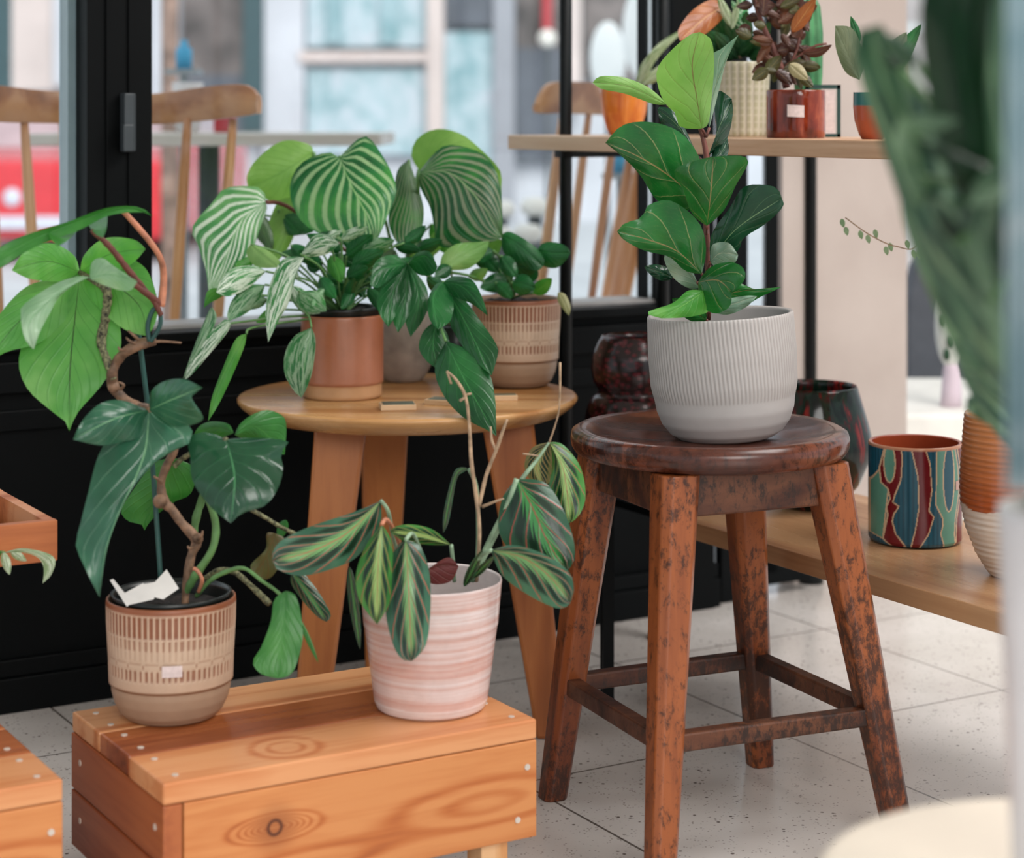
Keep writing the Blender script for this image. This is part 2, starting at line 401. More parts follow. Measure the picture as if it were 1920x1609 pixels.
# dado wall with its rails
ue = u_at(1340)
w = MB().box(-.7, ue, 0, .08, 0, .515)
wallobj(w, 'wall_front', M['black2'])['kind'] = 'structure'
b = MB().box(-.7, ue, -.018, .0, 0, .05).box(-.7, ue, -.012, 0, .05, .075)
wallobj(b, 'baseboard_front', M['black'], bevel=.002)['kind'] = 'structure'
u285, u160 = u_at(285, -.03), u_at(163, -.03)
s1 = MB().box(-.7, ue, -.02, .09, .515, .53).box(-.7, ue, -.012, 0, .455, .50).box(-.7, ue, -.006, 0, .40, .43)
wallobj(s1, 'trim_1', M['black'], bevel=.002)['kind'] = 'structure'
m = NT('sill_light'); M['sill_l'] = plain('sill_grey', '#a9a6a4', .4)
wallobj(MB().box(-.7, u_at(1246), .03, .12, .5301, .535), 'trim_2', M['sill_l'])['kind'] = 'structure'
wallobj(MB().box(-5, 6, -4.4, .09, 2.4, 2.5), 'ceiling', M['ceil'])['kind'] = 'structure'
# mullion
mu = MB().box(u160, u285, -.03, .09, .53, 2.4).box(u160+.028, u160+.031, -.034, -.03, .53, 2.4).box(u160+.062, u160+.066, -.034, -.03, .53, 2.4)
mo = wallobj(mu, 'trim_3', M['black']); mo['kind'] = 'structure'
uh = u_at(236, -.035)
hd = wallobj(MB().box(uh-.009, uh+.006, -.055, -.034, .80, .885).box(uh+.010, uh+.014, -.04, -.034, .80, .885).box(uh-.014, uh+.002, -.065, -.05, .80, .84), 'latch', M['latch'], bevel=.002)
hd.parent = mo; 
# right posts
po = MB().box(u_at(1262, -.02), u_at(1340, -.02), -.02, .09, .0, 2.4)
wallobj(po, 'trim_4', M['black2'])['kind'] = 'structure'
def glass(name, tint=(1, 1, 1, 1)):
    m = NT(name); tr = m.n('ShaderNodeBsdfTransparent', {0: tint}); gl = m.n('ShaderNodeBsdfGlossy', {1: .02})
    fr = m.n('ShaderNodeFresnel', {0: 1.35}); mx = m.n('ShaderNodeMixShader', {0: fr.outputs[0], 1: tr.outputs[0], 2: gl.outputs[0]})
    m.t.links.new(mx.outputs[0], m.t.nodes['Material Output'].inputs[0]); return m.m
M['glass'] = glass('window_glass', (.97, .985, .985, 1)); M['edge'] = plain('glass_edge', '#8fa6ad', .2, .03)
for i, (a, c) in enumerate(((-.7, u160), (u285, u_at(1262, -.02)))):
    g1 = wallobj(MB().box(a+.001, c-.001, .045, .053, .53, 2.39), 'window_%d' % (i+1), M['glass']); g1['kind'] = 'structure'
wallobj(MB().box(u160-.012, u160, .02, .06, .53, 2.39), 'trim_5', M['edge'])['kind'] = 'structure'
# glazed door beyond the posts
d0, d1, d2, d3 = u_at(1353), u_at(1403), u_at(1437), u_at(1460)
dr = MB().box(d0, d1, 0, .02, 0, 2.3).box(d2, d3, 0, .012, .04, 2.3).box(d1, u_at(1528), 0, .05, .02, .075)
do = wallobj(dr, 'door_1', M['black'], bevel=.002); do['kind'] = 'structure'
dg = wallobj(MB().box(d1, d2, .004, .009, .076, 2.29), 'door_glass', M['glass']); dg.parent = do; dg.location = (0, 0, 0); dg.rotation_euler = (0, 0, 0)
hd.location = (0, 0, 0); hd.rotation_euler = (0, 0, 0)
# plastered pier to the right
m = NT('plaster'); n = m.noise(m.co(), 6, 4); M['plaster'] = m.out(m.ramp(n, (.3, S('#ad9f97')), (.7, S('#b8aba3'))), .8, n, .1, .002)
pc = MB().box(u_at(1464, .06), u_at(1697, .06), .055, .07, 0, 2.4)
wallobj(pc, 'wall_right', M['plaster'])['kind'] = 'structure'

# ================================================================ UPPER AND LOWER SHELF UNIT
def ln(px, d): return Vector(((px-CX)/F*d, d, 0))
A0 = ln(952, 3.27)                                   # left front corner of the planks; front edge runs along -V
ang_s = math.atan2(-.862, .507)
SU = empty('shelf_unit', (A0.x, A0.y, 0), 'black steel tube rack with light wood top shelf and darker low shelf by the window', 'shelf', rz=ANG)
def shelf_local(mb, name, mat, par, bevel=0): return mb.build(name, mat, par, off=False, bevel=bevel)
def ploc(pt):                                         # world point -> local of the rack
    q = pt-Vector((A0.x, A0.y, 0)); return q.dot(U), q.dot(V)
shelf_local(MB().box(0, .27, -1.75, 0, .7985, .8215), 'top_shelf', M['shelf'], SU, .0015)
shelf_local(MB().box(-.005, .33, -2.05, -.47, .262, .287), 'low_shelf', M['shelf_low'], SU, .0015)
for i, (px, fy) in enumerate(((1103, 1213), (1299, 1189))):
    q = pz(px, fy, 0); lu, lv = ploc(q)
    if i == 1: lu = .235
    if i == 0: lu = .06
    p_ = shelf_local(MB().tube([(lu, lv, .004), (lu, lv, 1.7)], .0103, 16, 1), 'post', M['pole'], SU); 
    for pl in p_.data.polygons: pl.use_smooth = True
    MB().tube([(lu, lv, 0), (lu, lv, .008), (lu, lv, .012)], [.024, .024, .012], 20, 1).build('foot', M['pole'], p_, off=False)
    MB().tube([(lu, lv, .786), (lu, lv, .7985)], [.016, .014], 16, 1).build('collar', M['pole'], p_, off=False)
for lu in (.06, .235):
    lv = -1.62
    p_ = MB().tube([(lu, lv, .004), (lu, lv, 1.7)], .0103, 16, 1).build('post', M['pole'], SU, True, off=False)
    MB().tube([(lu, lv, 0), (lu, lv, .008), (lu, lv, .012)], [.024, .024, .012], 20, 1).build('foot', M['pole'], p_, off=False)
MB().box(.045, .25, -1.63, -1.61, .25, .262).build('bracket', M['pole'], SU, off=False)
q0 = ploc(pz(1103, 1213, 0)); 
for lu in (.075, .235): MB().box(lu-.006, lu+.006, -1.62, q0[1], .250, .2618).build('side_rail', M['pole'], SU, off=False)
MB().box(.045, .25, q0[1]-.01, q0[1]+.01, .786, .7985).build('bracket', M['pole'], SU, off=False)
# free standing pole seen at the door
q = pz(1520, 1092, 0)
T = empty('metal_pole', q, 'slim black steel pole with round foot beside the pale plaster pier', 'pole')
MB().tube([q+Vector((0, 0, .004)), q+Vector((0, 0, 2.3))], .0112, 16, 1).build('pole', M['pole'], T, True)
MB().tube([q, q+Vector((0, 0, .03)), q+Vector((0, 0, .034))], [.024, .022, .012], 20, 1).build('foot', M['pole'], T, True)

# ================================================================ LOW PINE CRATES
cr0 = pz(306, 1471, .2); CW = .425; CDp = .281
def crate(name, loc, label, first=True):
    C = empty(name, loc, label, 'crate', 'low pine crate stands', rz=ANG)
    t = .0215; L_ = CW; Dp = CDp
    ys = [(0, .098), (.1005, .190), (.1925, Dp)]
    mats = [M['pine_top'], M['pine_dark'], M['pine']]
    for (y0, y1), mt in zip(ys, mats):
        x0 = 0.0 if y0 == 0 else .001
        bd = MB().box(x0, L_, y0, y1, .2-t, .2, .0022).build('top_board', mt, C, off=False)
        for sx in (x0+.02, L_-.02):
            for sy in (y0+.02, y1-.02): MB().tube([(sx, sy, .1995), (sx, sy, .2009)], .0034, 10, 1).build('screw', M['screw'], bd, off=False)
    for y0, nm in ((0.0, 'front_board'), (Dp-.02, 'back_board')):
        fb = MB().box(.0215, L_, y0, y0+.02, .073, .2-t-.0008, .0015).build(nm, M['pine_front'], C, off=False)
        for sz in (.095, .15):
            for sx in (L_-.012-.012*(sz < .1),): MB().tube([(sx, y0-.0009, sz), (sx, y0+.002, sz)], .0034, 10, 1).build('screw', M['screw'], fb, off=False)
    for x0 in (0.0, ):
        for (z0, z1) in ((.118, .2-t-.0008), (.055, .116)):
            eb = MB().box(x0, x0+.02, 0 if z0 > .1 else .0, Dp, z0, z1, .0015).build('end_board', M['pine_end'], C, off=False)
            for sy in (.022, Dp-.03): MB().tube([(x0-.0009, sy, (z0+z1)/2+.004), (x0+.002, sy, (z0+z1)/2+.004)], .0034, 10, 1).build('screw', M['screw'], eb, off=False)
    MB().box(L_-.0205, L_-.0005, .021, Dp-.021, .09, .2-t-.001, .0015).build('end_board', M['pine_end'], C, off=False)
    for lx in (.022, L_-.056):
        for ly in (.022, Dp-.056): MB().box(lx, lx+.033, ly, ly+.033, 0, .2-t-.001, .0015).build('leg', M['pine_leg'], C, off=False)
    return C
crate('wooden_crate', (cr0.x, cr0.y, 0), 'low pine crate stand carrying the tan ribbed pot and the pink striped pot')
c2 = pz(118, 1461, .2); c2 = c2-U*CW
crate('wooden_crate', (c2.x, c2.y, 0), 'low pine crate stand cut off by the lower left corner of the photo')

# ================================================================ ROUND OAK TABLE
TC = Vector(((765-CX)/F*2.885, 2.885, 0)); TZ = .4555; TR = .2415
T = empty('round_table', TC, 'round oak side table with three tapered legs holding three potted plants', 'table')
lathe('table_top', [(0, TZ-.026), (TR-.03, TZ-.026), (TR-.018, TZ-.022), (TR-.006, TZ-.013), (TR-.0005, TZ-.0065), (TR, TZ-.003), (TR-.002, TZ-.0006), (TR-.006, TZ), (0, TZ)], M['table_wood'], T, 96)
def tleg(tx, ty, bx, by, w0, w1, th=.03):
    a = Vector((tx, ty, TZ-.026)); b_ = Vector((bx, by, 0)); o = (b_-a); o.z = 0; o.normalize(); n_ = Vector((-o.y, o.x, 0))
    mk = lambda c, w_, z: [c+n_*w_-o*th/2, c+n_*w_+o*th/2, c-n_*w_+o*th/2, c-n_*w_-o*th/2]
    lo = mk(b_, w1, 0); hi = mk(a, w0, 0); return lo, hi
def W2(px, d): return (px-CX)/F*d
for (a, da, bx, db, w0, w1) in ((640, 2.78, 578, 2.73, .036, .021), (952, 2.80, 1034, 2.78, .036, .021), (722, 2.98, 712, 3.06, .036, .021)):
    a3 = Vector((W2(a, da), da, TZ-.026)); b3 = Vector((W2(bx, db), db, 0))
    th = .026; wv = Vector((1, 0, 0)); dv = Vector((0, 1, 0))
    lo = [b3-wv*w1-dv*th/2, b3+wv*w1-dv*th/2, b3+wv*w1+dv*th/2, b3-wv*w1+dv*th/2]; hi = [a3-wv*w0-dv*th/2, a3+wv*w0-dv*th/2, a3+wv*w0+dv*th/2, a3-wv*w0+dv*th/2]
    MB().hull8(lo, hi, .005).build('leg', M['table_leg'], T)

# ================================================================ OLD WOODEN STOOL
SC = Vector(((1330-CX)/F*2.457, 2.457, 0)); SZ = .4745; SR = .1685
T = empty('wooden_stool', (SC.x, SC.y, 0), 'old dark wooden stool with worn finish and dished round seat under the grey pot', 'stool')
lathe('seat', [(0, SZ-.032), (SR-.02, SZ-.033), (SR-.006, SZ-.029), (SR-.001, SZ-.021), (SR, SZ-.012), (SR-.002, SZ-.004), (SR-.009, SZ), (SR-.02, SZ-.001), (SR-.035, SZ-.005), (SR-.07, SZ-.0095), (SR-.12, SZ-.0115), (0, SZ-.012)], M['stool_seat'], T, 96)
tops = {'L': P(1128, 890, 2.505), 'B': P(1390, 900, 2.585), 'R': P(1545, 880, 2.405), 'F': P(1266, 890, 2.325)}
feet = {'L': Vector((.0505, 2.53, 0)), 'B': Vector((.3255, 2.66, 0)), 'R': Vector((.456, 2.385, 0)), 'F': Vector((.165, 2.262, 0))}
zt = SZ-.032
for k in 'LBRF': tops[k].z = zt
exx = (feet['R']-feet['F']).normalized(); eyy = Vector((-exx.y, exx.x, 0))
if True:
    def oct_ring(c, w_, ch):
        o = []
        for sx, sy in ((-1, -1), (1, -1), (1, 1), (-1, 1)):
            a = (w_-ch)*sy; b2 = (w_-ch)*sx
            if (sx, sy) in ((-1, -1), (1, 1)): o += [c+exx*sx*w_+eyy*a, c+exx*b2+eyy*sy*w_]
            else: o += [c+exx*b2+eyy*sy*w_, c+exx*sx*w_+eyy*a]
        return o
    for k in 'LBRF':
        a, b_ = tops[k], feet[k]; n = 7; vs_, fs_ = [], []
        for i in range(n):
            t_ = i/(n-1); c = a.lerp(b_, t_); w_ = .0245*(1-t_)+.0158*t_; ring = oct_ring(c, w_, w_*.38); vs_ += ring
        for i in range(n-1):
            for j in range(8): fs_.append((i*8+j, i*8+(j+1) % 8, (i+1)*8+(j+1) % 8, (i+1)*8+j))
        fs_ += [list(range(8))[::-1], [(n-1)*8+j for j in range(8)]]
        MB().add(vs_, fs_).build('leg', M['stool_leg'], T, bevel=.002)
def at_h(k, z): t_ = (zt-z)/zt; return tops[k].lerp(feet[k], t_)
def bar(a, b_, h, wd, name, mat):
    d = (b_-a); d.z = 0; d.normalize(); n_ = Vector((-d.y, d.x, 0))
    lo = [a-n_*wd, b_-n_*wd, b_+n_*wd, a+n_*wd]; hi = [p+Vector((0, 0, h)) for p in lo]
    return MB().hull8(lo, hi, .0025).build(name, mat, T)
for a, b_ in (('L', 'F'), ('F', 'R'), ('L', 'B'), ('B', 'R')):
    bar(at_h(a, .135), at_h(b_, .135), .021, .0095, 'rung', M['stool_rung'])
    bar(at_h(a, .392), at_h(b_, .392), .05, .008, 'apron', M['stool_rung'])

# ================================================================ POT SHAPES
TAN_R, TAN_D, TAN_L = S('#8c583f'), S('#b8937a'), S('#cdb49c')
def lerpc(a, b, k): k = np.clip(k, 0, 1)[:, None]; return np.array(a)[None, :]*(1-k)+np.array(b)[None, :]*k
def tan_pot(parent, R, Hh, mat):
    zb = Hh*.30
    def strokes(A, f):
        g = np.abs(((A/(2*np.pi)*66) % 1)-.5)*2; return g        # 0 centre of groove
    def groove(A, z):
        f = z/Hh; g = strokes(A, f); k = np.zeros_like(A)
        if .76 < f < .93: k = (g < .55)*1.0
        elif .66 < f < .75: k = (g < .5)*.7
        elif .58 < f < .655: k = (g < .45)*.25
        elif .50 < f < .555:
            gg = np.abs(((A/(2*np.pi)*22) % 1)-.5)*2; k = (gg > .88)*.5 if not (.50 < f < .508 or .547 < f < .555) else (gg < .8)*.35
        elif .41 < f < .485: k = (g < .5)*.85
        return k
    def rfn(A, z, r, i):
        if i > .501: return np.zeros_like(A)
        return -.0011*groove(A, z)
    def cfn(A, z, i):
        f = z/Hh
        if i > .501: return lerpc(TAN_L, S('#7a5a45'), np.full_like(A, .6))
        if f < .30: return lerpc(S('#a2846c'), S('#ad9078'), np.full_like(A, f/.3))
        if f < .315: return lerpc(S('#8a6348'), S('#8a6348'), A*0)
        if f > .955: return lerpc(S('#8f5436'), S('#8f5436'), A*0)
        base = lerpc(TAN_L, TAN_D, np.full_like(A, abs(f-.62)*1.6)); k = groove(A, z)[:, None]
        return base*(1-k)+np.array(TAN_R)[None, :]*k
    pr = [(0, 0), (R*.60, 0), (R*.70, Hh*.015), (R*.80, Hh*.07), (R*.88, Hh*.16), (R*.915, Hh*.24), (R*.92, zb), (R*.955, zb+.001), (R*.965, Hh*.5), (R*.995, Hh*.8), (R, Hh*.96), (R*.995, Hh*.99), (R*.975, Hh), (R*.95, Hh*.985), (R*.92, Hh*.8), (R*.85, Hh*.3), (0, Hh*.25)]
    p = lathe('pot', pr, mat, parent, 528, rfn, cfn, zsub=.0022); return p
M['tan'] = vcol('tan_ceramic', .42)
def soil_disc(parent, r, z, nursery=None, mat=None):
    if nursery:
        rr, z0, z1 = nursery
        lathe('nursery_pot', [(rr*.9, z0), (rr, z1-.004), (rr+.002, z1), (rr-.001, z1+.0005), (rr-.003, z1-.006), (rr*.9, z0+.01)], M['nursery'], parent, 48)
    vs_ = []; fs_ = []; n = 40
    for i in range(9):
        for k in range(n):
            a = 2*math.pi*k/n; vs_.append((r*i/8*math.cos(a), r*i/8*math.sin(a), z+(random.uniform(-.003, .003) if i < 8 else 0)))
    for i in range(8):
        for k in range(n): fs_.append((i*n+k, i*n+(k+1) % n, (i+1)*n+(k+1) % n, (i+1)*n+k))
    MB().add(vs_, fs_).build('soil', mat or M['soil'], parent, True, off=False)
def sticker(parent, R, ang, z, w_, h_, mat, tilt=0, name='price_sticker'):
    vs_, fs_ = [], []; n = 6
    for j in (0, 1):
        for i in range(n+1):
            a = ang+(i/n-.5)*w_/R; vs_.append(((R+.0008)*math.sin(a), -(R+.0008)*math.cos(a), z+(j-.5)*h_+tilt*(i/n-.5)*w_))
    for i in range(n): fs_.append((i, i+1, n+2+i, n+1+i))
    return MB().add(vs_, fs_).build(name, mat, parent, True, off=False)

exec_parts = []
# ================================================================ PLANT 1: trailing philodendron in tan pot on the crate
D1 = 2.205
R1 = Vector(((321-CX)/F*D1, D1, .2))
T = empty('potted_philodendron', R1, 'climbing philodendron with lobed glossy leaves in a tan ribbed pot on the crate', 'potted plant')
H1 = (H-(1116-HY)/F*D1)-.2
p = tan_pot(T, .0700, H1, M['tan']); sticker(p, .069, .18, H1*.50, .021, .012, M['sticker'])
soil_disc(T, .060, H1-.012, (.0635, H1*.4, H1+.004))
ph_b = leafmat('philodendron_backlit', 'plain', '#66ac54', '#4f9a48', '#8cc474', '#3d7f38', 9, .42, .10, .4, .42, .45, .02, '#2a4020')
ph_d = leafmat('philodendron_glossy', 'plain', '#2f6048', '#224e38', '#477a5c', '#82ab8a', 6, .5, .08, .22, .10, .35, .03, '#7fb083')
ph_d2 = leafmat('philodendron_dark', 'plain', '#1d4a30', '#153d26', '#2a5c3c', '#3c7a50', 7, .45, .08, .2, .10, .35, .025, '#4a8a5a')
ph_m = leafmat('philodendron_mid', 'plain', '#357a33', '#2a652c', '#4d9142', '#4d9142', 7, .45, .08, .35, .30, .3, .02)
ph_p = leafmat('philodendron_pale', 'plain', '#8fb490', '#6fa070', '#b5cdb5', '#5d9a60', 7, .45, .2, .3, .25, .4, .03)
st = MB().tube([P(347,1135,2.2),P(350,1089,2.2),P(359,1041,2.2),P(368,1013,2.2),P(340,980,2.2),P(322,955,2.2),P(307,940,2.2),P(302,905,2.2),P(314,870,2.2),P(328,840,2.2),P(318,805,2.21),P(290,780,2.21),P(264,763,2.2),P(236,750,2.2),P(214,728,2.2),P(210,700,2.19),P(219,678,2.19),P(238,658,2.18),P(268,644,2.18),P(292,640,2.18)],
   [.0042,.0046,.0048,.006,.0048,.005,.0062,.0042,.0048,.0045,.0045,.0045,.0045,.005,.0062,.0058,.0055,.0055,.0065,.004], 10, 5, bumps=.07)
st.ball(P(300, 940, 2.19), .0078, n=6).ball(P(371, 1010, 2.195), .006, n=6).ball(P(213, 725, 2.195), .0068, n=6)
for a in ((268,644,300,640,340,643),(262,648,244,640,236,632),(262,640,250,628,240,620),(240,655,225,656,222,650),(226,730,232,722,222,716),(302,905,295,898,288,893),(371,1012,378,1005,380,995),(365,1025,355,1028,352,1024)):
    st.tube([P(a[0],a[1],2.18), P(a[2],a[3],2.17), P(a[4],a[5],2.17)], [.002,.0016,.001], 6, 3)
st.build('stem', M['stem_brown'], T, True)
MB().tube([P(254,570,2.2),P(262,640,2.21),P(272,720,2.215),P(281,800,2.22),P(288,900,2.215),P(296,1010,2.21),P(303,1112,2.205)], .0028, 8, 2).build('stake', M['stake'], T, True)
MB().tube([P(280,640,2.17),P(277,610,2.17),P(288,580,2.17),P(300,585,2.17),P(300,610,2.17),P(288,632,2.17),P(282,640,2.17)], .0026, 8, 5).build('tie', M['stake'], T, True)
# big five-lobed backlit leaf
leaf(T, ph_b, [([(150,511),(140,600),(131,700),(130,808)],[(105,560),(52,625),(35,680),(52,730),(98,772),(122,790)],[(190,540),(222,600),(225,660),(192,720),(150,768),(137,790)]),
  ([(150,511),(80,560),(20,620),(-28,685)],[(132,585),(80,640),(12,660)],[(118,520),(52,536),(0,588),(-30,640)]),
  ([(150,511),(215,535),(262,575),(276,630)],[(205,480),(268,498),(295,560),(292,605)],[(172,560),(205,597),(242,622)]),
  ([(150,511),(90,490),(22,507)],[(138,478),(95,456),(48,470)],[(122,527),(60,524)]),
  ([(150,511),(205,477),(273,467)],[(158,478),(196,447),(250,449)],[(205,512),(248,494)])],
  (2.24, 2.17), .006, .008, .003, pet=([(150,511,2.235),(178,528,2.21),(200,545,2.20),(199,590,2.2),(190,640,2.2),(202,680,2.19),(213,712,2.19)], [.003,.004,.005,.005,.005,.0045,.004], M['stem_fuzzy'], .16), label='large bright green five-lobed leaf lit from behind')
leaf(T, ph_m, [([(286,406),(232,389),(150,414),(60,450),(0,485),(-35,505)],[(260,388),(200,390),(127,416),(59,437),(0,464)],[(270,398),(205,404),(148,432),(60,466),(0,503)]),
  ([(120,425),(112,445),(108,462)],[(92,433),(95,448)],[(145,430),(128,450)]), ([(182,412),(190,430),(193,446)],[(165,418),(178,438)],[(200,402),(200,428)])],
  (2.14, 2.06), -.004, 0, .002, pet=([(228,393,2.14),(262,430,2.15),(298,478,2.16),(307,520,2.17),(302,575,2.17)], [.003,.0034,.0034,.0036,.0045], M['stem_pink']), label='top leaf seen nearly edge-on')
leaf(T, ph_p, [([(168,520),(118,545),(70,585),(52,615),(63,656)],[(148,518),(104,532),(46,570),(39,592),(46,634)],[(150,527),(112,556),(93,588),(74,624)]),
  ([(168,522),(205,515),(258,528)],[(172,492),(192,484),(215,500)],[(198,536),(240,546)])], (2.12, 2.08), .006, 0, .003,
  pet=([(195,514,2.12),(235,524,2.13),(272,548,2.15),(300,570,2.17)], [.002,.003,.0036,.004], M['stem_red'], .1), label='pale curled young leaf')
MB().tube([P(172,432,2.10),P(205,462,2.12),(P(245,512,2.14)),P(285,560,2.16),P(302,590,2.17)], [.0024,.0034,.0034,.003,.003], 8, 8, bumps=.12).build('petiole', M['stem_red'], T, True)
# large dark arrow leaf
leaf(T, ph_d, [([(279,769),(273,840),(255,895),(222,965),(197,1040),(187,1121)],[(222,800),(186,850),(165,925),(150,985),(142,1022),(157,1060),(175,1098)],[(350,790),(358,828),(312,852),(262,893),(232,945),(205,1015),(192,1080)]),
  ([(279,769),(215,785),(137,824)],[(262,762),(225,750),(188,757),(155,788)],[(268,815),(225,830),(186,835)]),
  ([(279,769),(325,748),(380,727)],[(283,735),(308,715),(345,711)],[(320,800),(378,790),(374,768),(357,748)])],
  (2.12, 2.06), .012, .012, .003, pet=([(279,769,2.12),(283,766,2.14),(272,762,2.17),(262,762,2.2)], .0035, M['stem_brown']), label='large dark glossy arrow-shaped leaf')
leaf(T, ph_d2, ([(423,824),(434,862),(440,905),(433,981)],[(390,811),(353,820),(357,860),(358,892),(374,925),(402,958)],[(470,821),(539,827),(526,850),(531,880),(520,918),(497,948),(455,962)]),
  (2.12, 2.08), .014, .012, .002, pet=([(423,824,2.12),(410,830,2.16),(380,840,2.19),(345,858,2.2),(326,875,2.2)], .003, M['stem_fuzzy'], .1), label='dark heart-shaped leaf')
leaf(T, ph_m, ([(440,816),(480,800),(534,852)],[(450,795),(476,776),(503,769),(530,780),(537,800)],[(470,830),(510,850)]), (2.16, 2.2), .01)
leaf(T, ph_m, ([(438,812),(405,803),(364,814)],[(428,795),(398,790),(375,798)],[(410,822),(380,822)]), (2.16, 2.2), .008)
leaf(T, ph_m, ([(332,860),(300,920),(271,995)],[(290,868),(242,930),(227,962),(246,980),(264,982)],[(366,880),(358,925),(325,942),(295,965),(280,980)]), (2.24, 2.26), .01)
for pts, r, mt in (([(349,1110,2.2),(366,1080,2.19),(398,1030,2.18),(404,980,2.18),(385,925,2.17),(378,900,2.16)], [.004,.0048,.0042,.004,.003,.0025], 'stem_green'),
  ([(362,1010,2.22),(368,970,2.22),(378,938,2.22),(384,910,2.21)], [.004,.0045,.004,.003], 'stem_green'),
  ([(368,1118,2.2),(395,1088,2.18),(425,1072,2.17),(458,1066,2.16),(492,1090,2.15),(520,1110,2.14),(548,1140,2.13),(560,1170,2.12)], [.0026,.0026,.0026,.0022,.002,.002,.0017,.0015], 'stem_green'),
  ([(385,1085,2.21),(410,1070,2.2),(438,1072,2.19),(470,1098,2.18),(505,1132,2.16)], [.003,.0032,.0032,.003,.0034], 'stem_fuzzy'),
  ([(470,955,2.15),(500,972,2.16),(530,990,2.17),(560,1004,2.18)], .0022, 'stem_fuzzy'),
  ([(372,1110,2.19),(379,1088,2.18),(370,1070,2.18),(362,1066,2.18)], .0022, 'stem_pink')):
    MB().tube([P(*q) for q in pts], r, 8, 7, bumps=.09).build('stem', M[mt], T, True)
leaf(T, ph_m, [([(536,1108),(527,1190),(520,1272)],[(514,1125),(508,1165),(490,1213),(474,1242),(490,1264)],[(556,1120),(568,1182),(562,1226),(546,1264)])], (2.12, 2.10), .002, 0, .001, label='green leaf hanging beside the pot')
leaf(T, ph_m, simple((560,1158),(597,1243),5), (2.12, 2.1), .002)
dryl = leafmat('dry_leaf', 'plain', '#5a5a34', '#4a3420', '#6e7a48', '#6a4a2a', 6, .4, .3, .5, .15)
leaf(T, dryl, ([(515,1000),(500,1040),(478,1082)],[(500,1000),(498,1030),(470,1060)],[(535,1012),(530,1050),(505,1085)]), (2.16, 2.18), .004, 0, .004, label='browned wilting leaf')
leaf(T, ph_m, simple((536,975),(522,1012),10), (2.17, 2.17), .004)
tg = MB()
for poly in (([(206,1088),(212,1086),(248,1130),(238,1138)]), ([(234,1112),(268,1094),(290,1118),(288,1124),(244,1134)]), ([(268,1096),(290,1092),(312,1068),(335,1104),(306,1124),(290,1120)])):
    tg.prism([P(x, y, 2.165+.0006*(y-1100)*-1) for x, y in poly], (0, .0012, 0))
tg.build('plant_tag', M['paper'], T)

# ================================================================ PLANT 2: prayer plant in the pink striped pot
D2 = 2.235
R2 = Vector(((808-CX)/F*D2, D2, .2)); H2 = (H-(1084-HY)/F*D2)-.2
T = empty('potted_prayer_plant', R2, 'prayer plant with red-veined drooping leaves in a pink striped pot on the crate', 'potted plant')
rng = np.random.RandomState(3); rows = rng.rand(400)
def pink_c(A, z, i):
    f = z/H2*34+.22*np.sin(A*2+z*40)+.1*np.sin(A*5)
    a = np.floor(f).astype(int); t = f-a; t = t*t*(3-2*t); v_ = rows[a % 400]*(1-t)+rows[(a+1) % 400]*t
    f2 = z/H2*70+.3*np.sin(A*3+1); a2 = np.floor(f2).astype(int); v2_ = rows[(a2+77) % 400]
    v_ = v_*.65+v2_*.35+.22*math.sin(z/H2*5.5-1.0)
    if i > .501: v_ = v_*.2
    return lerpc(S('#e6dad8'), S('#cf9c8e'), np.clip(v_*1.15-.08, 0, 1))
M['pink'] = vcol('pink_glaze', .16)
RR = .0785
pr = [(0, 0), (RR*.70, 0), (RR*.765, .003), (RR*.80, .010), (RR*.86, H2*.32), (RR*.93, H2*.62), (RR*.935, H2*.64), (RR*.945, H2*.65), (RR*.985, H2*.9), (RR, H2*.985), (RR*.99, H2), (RR*.965, H2*.99), (RR*.93, H2*.75), (RR*.84, H2*.3), (0, H2*.28)]
lathe('pot', pr, M['pink'], T, 96, None, pink_c, zsub=.0012)
soil_disc(T, RR*.905, H2*.72)
mar = leafmat('prayer_leaf', 'maranta', '#35604a', '#264e3a', '#4a7a5c', '#b05a48', 4.6, .55, .1, .28, .12, 1, .03, '#6fa060')
mar2 = leafmat('prayer_leaf_bright', 'maranta', '#3f8038', '#2f6a2e', '#63a04c', '#a8604e', 4.6, .55, .1, .3, .2, 1, .03, '#9cc070')
mar3 = leafmat('prayer_leaf_dark', 'maranta', '#27533a', '#1c452e', '#3b6b4a', '#9a4a3e', 4.6, .55, .1, .28, .1, 1, .03, '#3f8a48')
leaf(T, mar, ([(714,939),(650,1000),(580,1035),(511,1052)],[(664,960),(588,985),(533,1010),(512,1032)],[(712,985),(671,1043),(619,1068),(563,1080),(522,1069)]), (2.16, 2.10), .012, .008, .001, pet=([(714,939,2.16),(728,960,2.17),(738,1010,2.2),(760,1080,2.22)], .0022, M['stem_pale']))
leaf(T, mar2, ([(716,983),(709,1060),(707,1171)],[(688,1020),(668,1073),(672,1121),(690,1150)],[(735,1017),(736,1073),(731,1129)]), (2.12, 2.11), .012, .006, pet=([(716,983,2.12),(726,975,2.14),(745,1010,2.18),(765,1080,2.22)], .0022, M['stem_pink']))
leaf(T, mar, ([(761,1012),(766,1100),(772,1240)],[(738,1032),(727,1091),(723,1147),(735,1203),(752,1235)],[(788,1025),(805,1073),(807,1147),(798,1211)]), (2.13, 2.10), .014, .008, pet=([(761,1012,2.13),(775,1002,2.16),(795,1050,2.2)], .0022, M['stem_pale']), label='long leaf hanging over the front of the pot')
leaf(T, mar2, ([(846,1022),(790,1004),(731,997)],[(813,994),(776,984),(745,986)],[(805,1022),(760,1016)]), (2.2, 2.14), .008, pet=([(846,1022,2.2),(850,1060,2.21),(852,1090,2.22)], .0022, M['stem_pale']))
